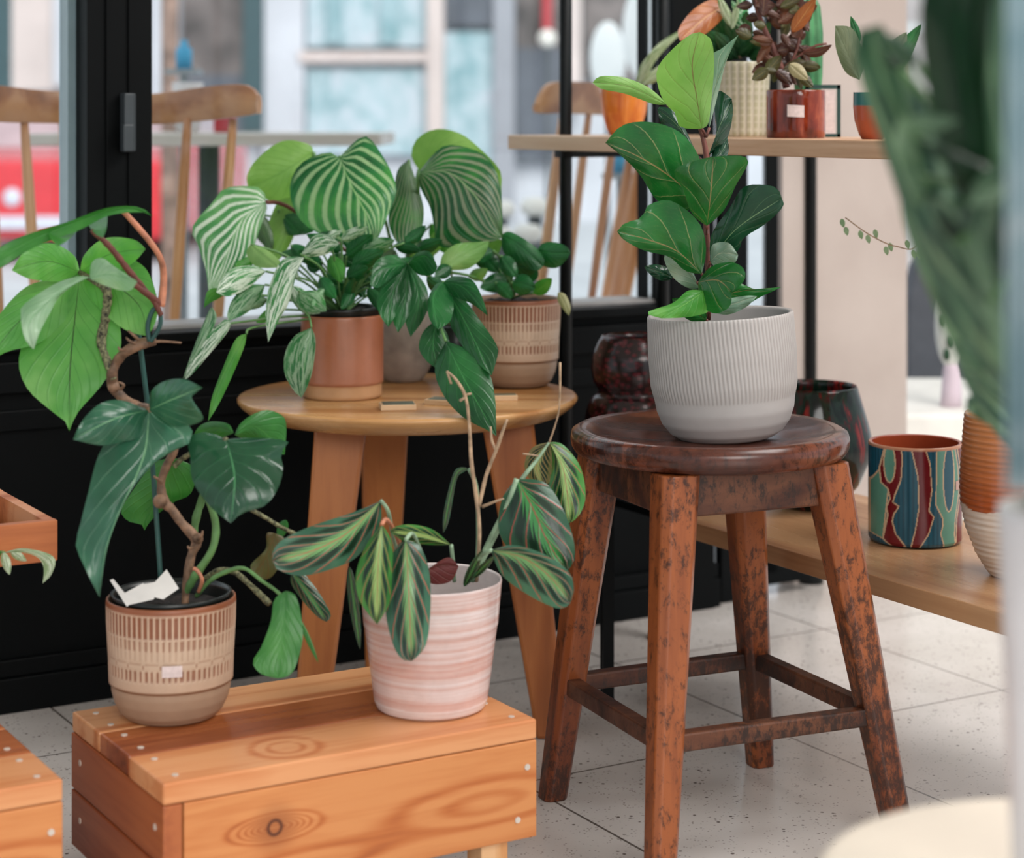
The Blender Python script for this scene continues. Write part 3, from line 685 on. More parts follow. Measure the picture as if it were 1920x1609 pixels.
leaf(T, mar3, ([(969,898),(1000,955),(1024,1010),(1062,1072)],[(943,931),(934,985),(950,1025),(1000,1060)],[(1022,905),(1056,955),(1076,1015),(1076,1052)]), (2.2, 2.17), .012, .006, .001, pet=([(969,898,2.2),(950,950,2.2),(915,1020,2.21),(885,1090,2.22)], .003, M['stem_pale']), label='dark broad leaf on the right')
leaf(T, mar, ([(921,1032),(980,1045),(1030,1080),(1070,1130)],[(962,1022),(1018,1038),(1063,1068),(1076,1100)],[(940,1077),(981,1110),(1030,1136),(1056,1141)]), (2.14, 2.10), .010, .006, pet=([(921,1032,2.14),(900,1045,2.17),(880,1090,2.21)], .0022, M['stem_pale']))
leaf(T, mar2, ([(1030,829),(1056,880),(1070,980)],[(1036,870),(1027,930),(1040,966),(1055,978)],[(1056,834),(1088,875),(1098,931),(1086,966)]), (2.24, 2.22), .012, .004, pet=([(1030,829,2.24),(1005,865,2.23),(975,905,2.22),(935,990,2.21),(885,1088,2.22)], [.0012,.002,.0028,.003,.003], M['stem_pale']))
leaf(T, leafmat('prayer_dry', 'maranta', '#7a7a4a', '#6a5a34', '#98a468', '#a86c50', 8, .5, .1, .5, .2, 1, .03, '#a8b070'), ([(1030,829),(1005,870),(1018,912)],[(1000,838),(984,866),(990,895)],[(1040,870),(1030,905)]), (2.245, 2.25), .008, label='yellowing leaf half')
leaf(T, mar3, ([(880,880),(858,884),(844,930),(831,1000)],[(866,876),(850,888),(832,960)],[(868,886),(856,900),(842,975)]), (2.2, 2.2), .002, pet=([(880,880,2.2),(893,915,2.21),(897,1000,2.22),(893,1090,2.22)], .0024, M['stem_pale']))
leaf(T, mar3, simple((655,1062),(675,1218),10), (2.2, 2.16), .004)
leaf(T, mar3, ([(546,1072),(575,1110),(612,1166)],[(560,1066),(596,1108),(620,1152)],[(546,1095),(570,1130),(597,1158)]), (2.2, 2.18), .006, label='narrow folded leaf low on the left')
leaf(T, mar3, simple((870,1100),(905,1030),9), (2.2, 2.16), .002)
leaf(T, mar3, simple((885,1085),(930,1040),7), (2.2, 2.14), .002)
leaf(T, leafmat('prayer_red', 'plain', '#6a2a2a', '#4a1c1c', '#8a4a3a', '#5a3a2a', 6, .4, .1, .5), ([(780,1075),(825,1060),(860,1062)],[(800,1068),(840,1045)],[(810,1095),(845,1090)]), (2.2, 2.2), .002, label='dark red fallen leaf inside the rim')
sd = MB()
for pts, r in (([(893,1090,2.22),(899,1000,2.2),(893,930,2.2),(884,870,2.19),(880,800,2.18),(873,745,2.17),(855,712,2.16),(838,696,2.16)], [.0024,.0022,.0024,.0022,.0018,.0018,.0015,.001]),
    ([(898,950,2.2),(912,890,2.2),(930,845,2.19),(942,810,2.18),(951,786,2.18)], [.0022,.0022,.002,.0018,.0012]), ([(930,845,2.19),(922,825,2.19),(920,800,2.19)], [.0016,.0014,.001]),
    ([(1030,829,2.23),(1040,800,2.22),(1049,760,2.21),(1050,680,2.2)], [.0012,.001,.001,.0014]), ([(1010,855,2.22),(990,852,2.22),(980,851,2.22)], .001),
    ([(872,745,2.17),(862,752,2.17)], .0014), ([(872,740,2.17),(884,738,2.17)], .0012), ([(838,696,2.16),(846,720,2.16)], .0012), ([(905,950,2.2),(930,940,2.19),(945,935,2.19)], [.002,.0014,.0008])):
    sd.tube([P(*q) for q in pts], r, 7, 4, bumps=.08)
sd.build('dried_flower_stalk', M['stem_dry'], T, True)

# ================================================================ TABLE PLANTS
# terracotta cylinder pot
D3 = 2.865
R3 = Vector(((642-CX)/F*D3, D3, TZ)); H3 = (H-(588-HY)/F*D3)-TZ
T = empty('potted_pothos', R3, 'variegated trailing pothos in a terracotta pink pot with bare clay band', 'potted plant')
TERR, CLAY = S('#a5603f'), S('#c4966e')
def terr_c(A, z, i):
    if i < .501 and z < H3*.17: return lerpc(CLAY, CLAY, A*0)
    return lerpc(S('#a9613f'), S('#b0745a'), .5+.5*np.sin(A*1.3+z*20))
M['terr'] = vcol('terracotta_glaze', .28)
lathe('pot', [(0,0),(.052,0),(.0555,.002),(.0558,H3*.165),(.0562,H3*.175),(.0578,H3*.18),(.0583,H3*.98),(.0575,H3),(.0555,H3*.98),(.054,H3*.3),(0,H3*.3)], M['terr'], T, 72, None, terr_c, zsub=.004)
soil_disc(T, .051, H3+.004, (.0535, H3*.4, H3+.010))
cal = leafmat('calathea_leaf', 'calathea', '#23733a', '#155028', '#4a9a42', '#a3c490', 5.6, .95, .1, .3, .2, .8, .02, '#8fc07a')
cal_p = leafmat('calathea_pale', 'calathea', '#4c8f52', '#2c7040', '#7ab070', '#cfdccb', 5, .95, .1, .25, .2, .9, .02, '#b8d8b0')
cal_d = leafmat('calathea_dark', 'calathea', '#1d5f30', '#124524', '#3a8c38', '#8f957c', 5.6, .95, .1, .3, .18, .75, .02, '#8fae7a')
cal_u = leafmat('calathea_underside', 'plain', '#86b45c', '#74a54e', '#a0c674', '#6f9f4c', 9, .4, .12, .4, .42, .5, .03)
marb = leafmat('marble_leaf', 'marble', '#2f7a40', '#1d5c2e', '#4c9650', '#d3dfd0', 8, .4, .1, .3, .2, .95, .03, '#9fc49a')
marb2 = leafmat('marble_leaf_green', 'marble', '#256e36', '#185428', '#3f8c44', '#b8d0b4', 8, .4, .1, .3, .2, .5, .03, '#7fb47a')
grn = leafmat('deep_green_leaf', 'plain', '#1c5e30', '#114724', '#2f7c3e', '#3f8a4e', 7, .45, .1, .28, .18, .4, .03)
grn2 = leafmat('fresh_green_leaf', 'plain', '#4d9a3c', '#3a8434', '#78b858', '#7fb85c', 7, .45, .1, .35, .35, .4, .03)
grn3 = leafmat('light_green_leaf', 'plain', '#7fb062', '#639a4c', '#a4c880', '#8fbc70', 7, .45, .1, .3, .35, .4, .03)
pc_ = (642, 590, 2.865)
n_d0 = leafmat('dark_small_leaf', 'plain', '#144a26', '#0c3a1c', '#22602f', '#2f7040', 6, .5, .1, .3, .2, .3, .03)
def pot_leaf(par, mat, bl, D, e=.01, arch=0, rip=.001, r=.0016, src=None, via=None, pm='stem_green'):
    s = src or pc_; b = bl[0][0][0] if isinstance(bl, list) else bl[0][0]
    mid = via or ((b[0]+s[0])/2, min(b[1], s[1])+abs(b[1]-s[1])*.25, (D[0]+s[2])/2)
    return leaf(par, mat, bl, D, e, arch, rip, pet=([(b[0], b[1], D[0]), mid, s], r, M[pm]))
pot_leaf(T, marb, ([(571,482),(545,530),(520,590),(503,642)],[(530,486),(505,537),(498,590)],[(557,512),(541,569),(524,598)]), (2.76,2.72))
pot_leaf(T, marb, ([(564,477),(600,460),(636,457)],[(587,444),(615,441)],[(584,481),(615,476)]), (2.77,2.75), .006)
pot_leaf(T, marb, simple((612,448),(642,430),8), (2.78,2.78), .004)
pot_leaf(T, marb, ([(499,509),(455,515),(405,548)],[(477,498),(437,503),(415,525)],[(464,541),(427,556)]), (2.8,2.74), .008)
pot_leaf(T, marb2, ([(497,534),(465,560),(430,602)],[(465,535),(437,560),(426,590)],[(488,560),(464,586)]), (2.8,2.76), .008)
pot_leaf(T, grn2, ([(427,549),(400,550),(382,578)],[(405,540),(388,548)],[(410,560),(394,568)]), (2.78,2.76), .004)
leaf(T, marb2, ([(397,575),(378,630),(342,713)],[(388,590),(360,660)],[(406,600),(375,660)]), (2.76,2.74), .003)
pot_leaf(T, marb, ([(434,606),(395,650),(346,713)],[(420,600),(378,640),(352,690)],[(425,625),(392,665),(362,700)]), (2.76,2.74), .003)
pot_leaf(T, grn2, ([(462,626),(435,670),(405,735),(390,790)],[(442,636),(418,690),(398,743)],[(458,650),(434,708),(410,758)]), (2.74,2.72), .004, via=(484,612,2.76))
leaf(T, marb2, ([(584,614),(572,680),(565,746)],[(553,630),(535,661),(533,698),(549,730)],[(592,640),(586,695),(575,728)]), (2.76,2.75), .010, .004, pet=([(584,614,2.76),(580,595,2.77),(570,575,2.79),(600,570,2.82),(625,590,2.865)], .0015, M['stem_green']), label='variegated leaf hanging in front of the terracotta pot')
pot_leaf(T, grn3, ([(470,458),(495,480),(520,502)],[(462,475),(480,500)],[(500,468),(525,490)]), (2.84,2.82), .006)
pot_leaf(T, marb2, ([(560,547),(585,560),(612,584)],[(556,568),(575,585)],[(590,545),(608,560)]), (2.78,2.76), .006)
leaf(T, marb, ([(545,535),(570,575),(600,588)],[(545,560),(570,588)],[(565,540),(595,565)]), (2.8,2.78), .006)
for i, (bx, by, tx, ty, w_, mt, dd) in enumerate(((640,470,575,440,15,grn,2.86),(650,480,700,440,18,grn,2.84),(660,500,720,470,18,grn,2.8),(620,480,640,530,16,grn2,2.83),(650,520,690,500,16,grn,2.8),(600,500,560,470,14,grn,2.84),
      (680,470,740,450,16,marb2,2.82),(640,450,690,425,12,marb,2.84),(600,520,630,560,14,grn,2.8),(700,500,730,530,14,grn,2.82),(560,520,520,500,12,marb,2.82),(660,540,640,580,12,grn,2.8),(690,540,715,585,12,grn,2.82),
      (500,560,460,580,12,marb2,2.84),(520,580,480,605,11,grn2,2.84),(610,540,585,575,10,marb2,2.79),(480,480,440,500,12,grn2,2.9),(650,560,665,520,10,grn,2.8),(545,460,600,500,14,grn,2.86))):
    pot_leaf(T, mt, simple((bx,by),(tx,ty),w_,random.uniform(-3,3)), (dd,dd-.03), .008)
rf = random.Random(11)
for i in range(26):
    bx = rf.uniform(575, 760); by = rf.uniform(455, 560); an = rf.uniform(0, 6.28); l = rf.uniform(35, 62)
    pot_leaf(T, rf.choice([grn, grn, grn, n_d0, marb2 if bx < 620 else grn]), simple((bx,by),(bx+l*math.cos(an),by+l*.7*math.sin(an)),rf.uniform(10,17),rf.uniform(-4,4)), (2.86+rf.uniform(-.02,.05),)*2, .006, 0, .001, .0014)
# grey stoneware pot with calathea
D4 = 3.035
R4 = Vector(((757-CX)/F*D4, D4, TZ)); H4 = .115
T = empty('potted_calathea', R4, 'calathea with big striped leaves in a grey stoneware pot behind the terracotta pot', 'potted plant')
M['stone'] = plain('grey_stoneware', '#a89c92', .5, .12, 40, .1)
lathe('pot', [(0,0),(.026,0),(.030,.004),(.033,.008),(.043,.026),(.0475,.05),(.048,.075),(.0455,.105),(.044,H4),(.0415,H4),(.041,.09),(0,.08)], M['stone'], T, 56, zsub=.01)
soil_disc(T, .0405, H4-.012)
cs = (757, 560, 3.035)
pot_leaf(T, cal_p, ([(499,379),(455,410),(428,470),(392,556)],[(487,352),(425,352),(398,380),(360,427),(371,460),(386,506),(390,538)],[(500,395),(488,427),(471,475),(451,500),(412,538)]), (2.93,2.86), .012, .012, .002, .003, cs, (560,400,2.97), 'stem_red')
pot_leaf(T, cal_u, ([(588,285),(525,325),(466,352)],[(578,270),(530,264),(482,298),(463,330)],[(580,340),(545,385),(500,374)]), (3.03,3.02), .008, .01, .002, .0025, cs, (620,380,3.03))
leaf(T, cal_u, ([(545,370),(535,440),(505,500)],[(520,380),(500,430),(495,470)],[(560,380),(552,440),(530,480)]), (3.0,2.98), .01, label='pale underside of a leaf')
pot_leaf(T, cal, ([(636,294),(655,340),(685,400),(700,462)],[(612,285),(566,305),(545,340),(547,380),(570,420),(615,445),(665,458)],[(682,255),(712,284),(736,328),(743,362),(727,405),(712,440)]), (2.92,2.86), .018, .014, .002, .0025, cs, (700,340,2.98))
pot_leaf(T, cal_d, ([(766,300),(768,360),(772,410),(768,470)],[(745,320),(738,370),(728,412),(742,452)],[(782,345),(795,399),(782,460)]), (2.98,2.93), .012, .01, .001, .0025, cs, (775,400,3.0))
pot_leaf(T, cal_u, ([(785,318),(850,290),(940,352)],[(771,292),(782,260),(817,242),(860,249),(895,274),(937,318)],[(800,350),(880,380),(935,380)]), (3.05,3.0), .01, .01, .002, .0025, cs, (770,400,3.03))
pot_leaf(T, cal_d, ([(785,323),(845,325),(900,378),(942,445)],[(808,294),(838,272),(889,281),(921,303),(938,350),(942,400)],[(788,352),(806,388),(814,427),(822,462),(875,462),(918,455)]), (2.94,2.90), .016, .014, .002, .0025, cs, (780,420,2.99))
leaf(T, cal_u, simple((805,480),(830,425),14), (2.97,2.97), .01)
leaf(T, cal_u, simple((775,470),(790,500),14), (2.9,2.88), .004)
for (bx, by, tx, ty, w_, mt) in ((520,395,565,440,26,grn),(480,400,510,470,18,cal_d),(810,420,850,480,20,grn2),(590,400,560,440,20,grn),(740,470,700,500,16,cal_d),(790,450,810,500,14,grn2)):
    pot_leaf(T, mt, simple((bx,by),(tx,ty),w_), (3.0,2.98), .01, src=cs)
# tan pot on the table
D5 = 2.985
R5 = Vector(((968-CX)/F*D5, D5, TZ)); H5 = (H-(558-HY)/F*D5)-TZ
T = empty('potted_peperomia', R5, 'leafy green plant in a tan ribbed pot at the right of the round table', 'potted plant')
tan_pot(T, .0655, H5, M['tan']); soil_disc(T, .058, H5-.006)
s5 = (960, 560, 2.985)
pot_leaf(T, grn3, ([(824,508),(870,480),(918,452)],[(830,478),(855,458),(892,454)],[(846,507),(880,503),(908,478)]), (2.86,2.88), .008, .006, .001, .002, s5)
pot_leaf(T, grn, ([(940,440),(975,462),(1018,500)],[(958,435),(1000,460),(1020,485)],[(945,475),(980,498),(1005,508)]), (2.92,2.9), .008, .006, .001, .002, s5)
pot_leaf(T, grn, ([(1005,470),(1040,476),(1070,474)],[(1020,455),(1045,455),(1063,463)],[(1015,496),(1042,503),(1062,487)]), (2.92,2.9), .008, .004, .001, .002, s5)
for (bx, by, tx, ty, w_, mt, dd) in ((960,500,1015,498,22,grn,2.93),(960,530,1004,540,20,grn,2.9),(1000,550,1035,522,14,grn2,2.93),(905,480,940,450,18,grn3,2.95),(890,470,935,510,20,grn,2.95),(880,520,915,505,12,grn3,2.93),(950,520,900,540,18,grn,2.95),(940,480,970,520,16,grn,2.9),(925,470,880,490,16,grn,2.92),(985,530,1000,490,16,grn,2.95),(930,530,960,560,14,grn,2.92),(900,440,925,470,12,grn3,2.98)):
    pot_leaf(T, mt, simple((bx,by),(tx,ty),w_,random.uniform(-3,3)), (dd,dd-.02), .008, .003, .001, .0018, s5)
leaf(T, leafmat('pale_droop', 'plain', '#a6a67a', '#8a8a58', '#c0c098', '#8a8a58', 5), ([(1046,548),(1058,565),(1067,592)],[(1046,565),(1060,585)],[(1060,552),(1070,575)]), (2.9,2.88), .004, label='yellowed leaf drooping over the rim')
# monstera-like lobed plant spilling between the pots: own small pot behind
D6 = 2.90
R6 = Vector(((852-CX)/F*3.0, 3.0, TZ)); 
T = empty('potted_lobed_philodendron', R6, 'deep green lobed philodendron spilling over the table edge between two pots', 'potted plant')
lathe('pot', [(0,0),(.018,0),(.020,.003),(.022,.05),(.024,.085),(.022,.086),(.020,.05),(0,.04)], M['nursery'], T, 40)
soil_disc(T, .021, .075)
s6 = (850, 610, 3.0)
n_d = leafmat('lobed_leaf', 'plain', '#1a5a2c', '#0f4420', '#2a7438', '#3c8848', 6, .5, .1, .3, .2, .35, .03)
pot_leaf(T, n_d, [([(765,495),(715,505),(693,533)],[(740,478),(705,490)],[(735,520),(708,540)]), ([(765,495),(738,545),(728,614)],[(728,520),(707,560),(712,590)],[(752,550),(742,590)]),
  ([(765,495),(760,560),(746,624)],[(745,540),(735,590)],[(775,560),(762,600)]), ([(765,495),(785,560),(770,632)],[(765,560),(760,600)],[(800,540),(798,590)]), ([(765,495),(795,480),(820,500)],[(780,475),(805,472)],[(785,515),(810,515)])], (2.78,2.72), .006, .006, .002, .002, s6)
pot_leaf(T, n_d, [([(831,529),(870,540),(915,593)],[(850,518),(885,525),(905,560)],[(850,555),(885,570)]), ([(831,529),(870,600),(922,704)],[(838,590),(862,642),(896,682)],[(866,556),(900,600),(932,648),(932,672)]),
  ([(831,529),(812,560),(822,618)],[(815,535),(802,565),(806,600)],[(850,560),(845,600)])], (2.74,2.66), .008, .008, .002, .002, s6)
leaf(T, n_d, ([(818,600),(812,650),(824,695)],[(795,620),(785,650),(798,675)],[(838,625),(843,650),(838,680)]), (2.72,2.69), .006)
leaf(T, n_d, ([(836,640),(870,710),(931,818)],[(815,690),(832,742),(868,782),(912,806)],[(873,654),(914,692),(928,745),(930,790)]), (2.69,2.63), .010, .006, .001, label='long leaf hanging below the table edge', pet=([(836,640,2.69),(825,610,2.72),(822,590,2.8),(850,612,3.0)], .002, M['stem_green']))
for (bx, by, tx, ty, w_, dd) in ((830,545,800,520,14,2.8),(800,560,780,600,12,2.82),(845,500,815,520,14,2.84),(780,470,830,450,14,2.86),(860,560,850,620,14,2.75),(740,460,790,470,12,2.86)):
    pot_leaf(T, n_d, simple((bx,by),(tx,ty),w_), (dd,dd-.02), .008, src=s6)
# wooden price blocks on the table
M['blk'] = plain('block_wood', '#d9b68f', .5, .05); M['blk_top'] = plain('block_label', '#5d6350', .5, .1, 60)
for i, (x, y, w_, dp, ry, lb) in enumerate(((744, 770, .048, .034, .15, 'small wooden label block with grey-green top in front of the terracotta pot'), (850, 762, .075, .03, -.35, 'pale wooden label block half hidden behind the long hanging leaf'), (945, 752, .036, .02, .1, 'small wooden label block beneath the tan pot at the right of the table'))):
    q = pz(x, y, TZ); T = empty('label_block', q+Vector((0, dp/2, 0)), lb, 'label block', rz=ry)
    MB().box(-w_/2, w_/2, -dp/2, dp/2, 0, .0075, .0008).build('block', M['blk'], T, off=False)
    MB().box(-w_/2+.004, w_/2-.002, -dp/2+.003, dp/2-.002, .0075, .0082).build('label', M['blk_top'], T, off=False)

# ================================================================ FIDDLE-LEAF FIG on the stool
D7 = 2.445; gz = SZ-.011
R7 = Vector(((1363-CX)/F*D7, D7, gz)); H7 = .1505
T = empty('potted_fiddle_leaf_fig', R7, 'young fiddle-leaf fig in a pale grey fluted pot on the old stool', 'potted plant')
def grey_r(A, z, r, i):
    if i > .5 or z < H7*.33: return A*0
    return .0009*np.abs(np.sin(A*55+z*38))*min(1, (z-H7*.33)/.01)
def grey_c(A, z, i):
    k = np.abs(np.sin(A*55+z*38)) if (z > H7*.33 and i <= .5) else A*0+1
    return lerpc(S('#99938f'), S('#b0acaa'), k)
M['grey'] = vcol('grey_matt', .62, .02, None, .02)
lathe('pot', [(0,0),(.050,0),(.058,.0025),(.068,.009),(.077,.021),(.0825,.036),(.0845,H7*.33),(.0875,H7*.45),(.0885,H7*.7),(.0872,H7*.985),(.0862,H7),(.0825,H7*.99),(.0815,H7*.6),(0,H7*.5)], M['grey'], T, 660, grey_r, grey_c, tilt=(0, -math.radians(3.2), 0), zsub=.003)
soil_disc(T, .081, H7*.80)
fg = leafmat('fig_leaf', 'fig', '#1b6428', '#0f4c1e', '#2c7a38', '#9c9c6c', 3.6, .5, .06, .24, .2, .65, .028, '#8f7a50')
fgd = leafmat('fig_leaf_dark', 'fig', '#12402a', '#0c3220', '#1f5536', '#5f8060', 3.6, .5, .05, .2, .1, .5, .025, '#7a9a70')
fgl = leafmat('fig_leaf_underside', 'fig', '#7fae5a', '#6fa050', '#94bd70', '#7a7040', 5, .5, .06, .5, .35, .55, .03, '#7d6a48')
fgs = leafmat('fig_leaf_silver', 'fig', '#7f9c88', '#5f8a70', '#a8b8a8', '#c8c8b0', 5, .5, .06, .22, .15, .6, .03)
MB().tube([P(1326,600,2.445),P(1328,520,2.445),P(1325,440,2.445),P(1322,360,2.445),P(1324,290,2.445),P(1312,235,2.445)], [.0045,.004,.0038,.0036,.0034,.003], 10, 5, bumps=.06).build('stem', M['stem_red'], T, True)
def fig(mt, bl, D, e=.012, arch=.006, rip=.003, at=None, label=None):
    b = bl[0][0]; s = at or (1325, b[1]+14)
    return leaf(T, mt, bl, D, e, arch, rip, pet=([(b[0], b[1], D[0]), (s[0], s[1], 2.445)], .0018, M['stem_red']), label=label)
fig(fgd, ([(1328,292),(1348,240),(1372,185)],[(1345,270),(1340,215),(1345,170)],[(1362,262),(1374,215)]), (2.46,2.46))
fig(fgd, ([(1328,300),(1350,290),(1365,262)],[(1345,262),(1358,250)],[(1352,305),(1366,285)]), (2.46,2.47))
fig(fgd, ([(1310,295),(1270,235),(1232,205)],[(1270,215),(1240,200)],[(1296,290),(1250,255)]), (2.47,2.5))
fig(fgs, ([(1330,240),(1338,170),(1385,65)],[(1322,190),(1330,110),(1352,92)],[(1348,170),(1362,115)]), (2.45,2.43), .004, 0, .001, label='narrow silvery leaf seen edge-on')
fig(fgl, ([(1316,242),(1307,185),(1298,120),(1312,60)],[(1275,238),(1266,212),(1246,193),(1232,155),(1234,125),(1258,95),(1292,66)],[(1328,232),(1333,195),(1337,155),(1339,112),(1333,74)]), (2.42,2.36), .014, .004, .002, label='upright light green leaf at the top')
fig(fgl, ([(1251,196),(1180,163),(1111,155)],[(1222,168),(1180,148),(1135,142),(1118,147)],[(1225,195),(1172,176),(1128,167)]), (2.42,2.36), .006, .004, .001, at=(1312,240))
fig(fg, ([(1302,372),(1255,330),(1195,293),(1135,268)],[(1315,310),(1290,262),(1256,238),(1208,228),(1165,236)],[(1290,395),(1235,378),(1200,328),(1168,295)]), (2.40,2.33), .012, .010, .003, label='large leaf pointing left')
fig(fg, ([(1325,424),(1332,370),(1338,294)],[(1297,400),(1282,358),(1264,320),(1308,300)],[(1357,395),(1380,347),(1403,305),(1388,292)]), (2.38,2.34), .012, .012, .003, label='leaf facing the camera in the middle')
fig(fgd, ([(1331,492),(1380,430),(1466,372)],[(1334,440),(1368,390),(1392,352),(1424,346),(1456,352)],[(1350,500),(1384,470),(1395,446),(1435,420),(1468,388)]), (2.42,2.36), .012, .008, .002, label='dark leaf curling to the right')
fig(fgs, ([(1332,492),(1350,475),(1384,478)],[(1335,460),(1365,455)],[(1350,505),(1378,492)]), (2.41,2.38), .004)
fig(fg, ([(1316,514),(1270,472),(1215,450),(1157,434)],[(1324,470),(1315,425),(1285,392),(1250,375),(1212,387),(1204,408),(1172,418)],[(1285,508),(1255,482),(1208,470),(1170,450)]), (2.39,2.33), .010, .010, .003, label='broad lower-left leaf')
fig(fg, ([(1308,530),(1345,525),(1372,548)],[(1330,502),(1366,491),(1393,502),(1396,525)],[(1315,570),(1340,588),(1368,575)]), (2.37,2.33), .012, .008, .002)
fig(fgs, ([(1312,540),(1285,500),(1255,470)],[(1285,480),(1260,462)],[(1290,540),(1262,520),(1245,485)]), (2.42,2.4), .006)
fig(fgd, simple((1262,520),(1208,500),14), (2.44,2.43), .006)
fig(grn2, ([(1322,545),(1285,570),(1240,597)],[(1290,545),(1262,568),(1213,586)],[(1332,580),(1295,594)]), (2.36,2.33), .008, .006, .001, label='bright green lowest leaf over the rim')
fig(fg, ([(1330,560),(1395,545),(1466,538)],[(1370,528),(1425,545)],[(1385,575),(1430,555)]), (2.44,2.42), .006)
fig(fgs, ([(1330,585),(1370,572),(1420,555)],[(1350,565),(1395,555)],[(1365,590),(1400,575)]), (2.41,2.4), .005)
fig(fg, simple((1325,600),(1260,560),18), (2.42,2.4), .006)

# ================================================================ UPPER SHELF PLANTS
SZt = .8215
def shelf_pt(px, back):                                # a point on the top shelf seen at px, `back` metres behind the front edge
    r = (px-CX)/F; base = A0+U*back                    # base - V*s
    s = (base.x-r*base.y)/(V.x-r*V.y); q = base-V*s; return Vector((q.x, q.y, SZt))
def pxr(px, d): return px*d/F
# orange tapered pot
q = shelf_pt(1170, .13); d = q.y
T = empty('potted_spider_plant', q, 'small pale-leaved plant in a tapered orange pot at the left of the top shelf', 'potted plant')
m = NT('orange_glaze'); n = m.noise(m.co('Object', (60, 60, 8)), 1, 3, .6, .5); M['orange'] = m.out(m.ramp(n, (.3, S('#b5541c')), (.7, S('#e08a3c'))), .2)
ht = pxr(90, d); lathe('pot', [(0,0),(pxr(27,d),0),(pxr(33,d),ht*.12),(pxr(42,d),ht*.5),(pxr(45,d),ht*.85),(pxr(47,d),ht),(pxr(43,d),ht),(pxr(40,d),ht*.5),(0,ht*.4)], M['orange'], T, 48, zsub=.01)
soil_disc(T, pxr(42,d), ht*.88)
pale = leafmat('pale_stripe_leaf', 'marble', '#7d9a68', '#5f8450', '#a4b890', '#dce2cc', 6, .3, .1, .4, .25, .8, .05)
for (bx, by, tx, ty, w_, bw) in ((1195,160,1290,52,9,-14),(1190,165,1225,95,9,4),(1200,165,1285,110,8,-8),(1180,160,1125,150,6,4),(1195,160,1245,85,10,-6),(1185,160,1150,145,5,3),(1205,160,1250,130,5,3)):
    leaf(T, pale, simple((bx,by),(tx,ty),w_,bw), (d,d-.02), .003)
# cream ribbed pot
q = shelf_pt(1392, .14); d = q.y
T = empty('potted_succulent', q, 'green succulent in a cream woven-look pot on the top shelf behind the fig', 'potted plant')
def crm_c(A, z, i):
    k = (np.abs(np.sin(A*11)) > .55)*.75; zz = abs(math.sin(z*300)); k = k*(.35+.65*(zz > .5))
    return lerpc(S('#cfc8b4'), S('#aaa582'), k if i <= .5 else k*0)
M['crm'] = vcol('cream_woven', .5)
ht = pxr(140, d); rr = pxr(50, d)
lathe('pot', [(0,0),(rr*.88,0),(rr*.92,.004),(rr*.95,ht*.5),(rr*1.02,ht),(rr*.95,ht),(rr*.9,ht*.5),(0,ht*.4)], M['crm'], T, 176, (lambda A, z, r, i: (.0015*np.abs(np.sin(A*11)) if i < .5 else A*0)), crm_c, zsub=.0025)
soil_disc(T, rr*.92, ht*.9)
dkg = leafmat('succulent_leaf', 'plain', '#1d4a2a', '#12361e', '#36663c', '#4f8050', 6)
strp = leafmat('striped_bright_leaf', 'calathea', '#2f8a4c', '#1c6c38', '#5fb070', '#cfe8cf', 5, .2, .1, .3, .2, .95, .05)
orl = leafmat('rust_leaf', 'plain', '#a2592a', '#84421c', '#c07840', '#d09a60', 5, .4, .1, .35, .25, .4, .05)
for (bx, by, tx, ty, w_) in ((1385,110,1340,60,16),(1390,108,1380,50,16),(1400,108,1425,60,15),(1375,112,1350,90,13),(1405,112,1432,95,10),(1390,100,1360,40,14),(1380,105,1410,80,12),(1370,110,1335,105,10),(1360,80,1345,20,15),(1395,90,1400,20,15),(1370,95,1320,55,14),(1410,100,1445,40,14),(1350,100,1325,80,12)):
    leaf(T, dkg, simple((bx,by),(tx,ty),w_), (d,d-.03), .006)
leaf(T, strp, simple((1392,60),(1388,-12),14), (d-.02,d-.02), .006); leaf(T, strp, simple((1400,60),(1372,0),9), (d-.02,d-.02), .004)
leaf(T, orl, ([(1358,12),(1320,35),(1275,76)],[(1338,-2),(1300,18),(1272,55)],[(1358,30),(1325,62),(1290,80)]), (d-.02,d-.08), .006, 0, .001, pet=([(1358,12,d-.02),(1375,50,d-.01),(1388,110,d)], .002, M['stem_dry']), label='rust-coloured leaf')
leaf(T, pale, simple((1372,50),(1345,-12),9), (d-.03,d-.04), .003); leaf(T, pale, simple((1372,55),(1385,0),7), (d-.03,d-.04), .003)
# brown glazed pot
q = shelf_pt(1492, .095); d = q.y
T = empty('potted_begonia', q, 'bushy dark red begonia in a brown glazed pot with white sticker on the shelf', 'potted plant')
m = NT('brown_glaze'); n = m.noise(m.co('Object', (45, 45, 14)), 1, 4, .6, .4); M['brown'] = m.out(m.ramp(n, (.3, S('#3a140c')), (.55, S('#7a2e1a')), (.75, S('#a05030'))), .12)
ht = pxr(90, d); rr = pxr(55, d)
p = lathe('pot', [(0,0),(rr*.97,0),(rr,.003),(rr,ht*.97),(rr*.98,ht),(rr*.93,ht),(rr*.92,ht*.5),(0,ht*.4)], M['brown'], T, 56, zsub=.01)
sticker(p, rr, -.14, ht*.56, pxr(31,d), pxr(22,d), M['sticker'], -.05)
soil_disc(T, rr*.9, ht*.9)
beg = leafmat('begonia_leaf', 'plain', '#4a241a', '#2c140f', '#7a4a30', '#8a6a4a', 5, .4, .1, .3, .2, .3, .05)
beg2 = leafmat('begonia_leaf_green', 'plain', '#4a4a28', '#3a2a18', '#6c6a3c', '#8a7a4a', 5, .4, .1, .3, .25, .3, .05)
crml = leafmat('cream_leaf', 'plain', '#b8ad8a', '#a09470', '#d0c8a8', '#908460', 5, .4, .1, .4, .25, .3, .05)
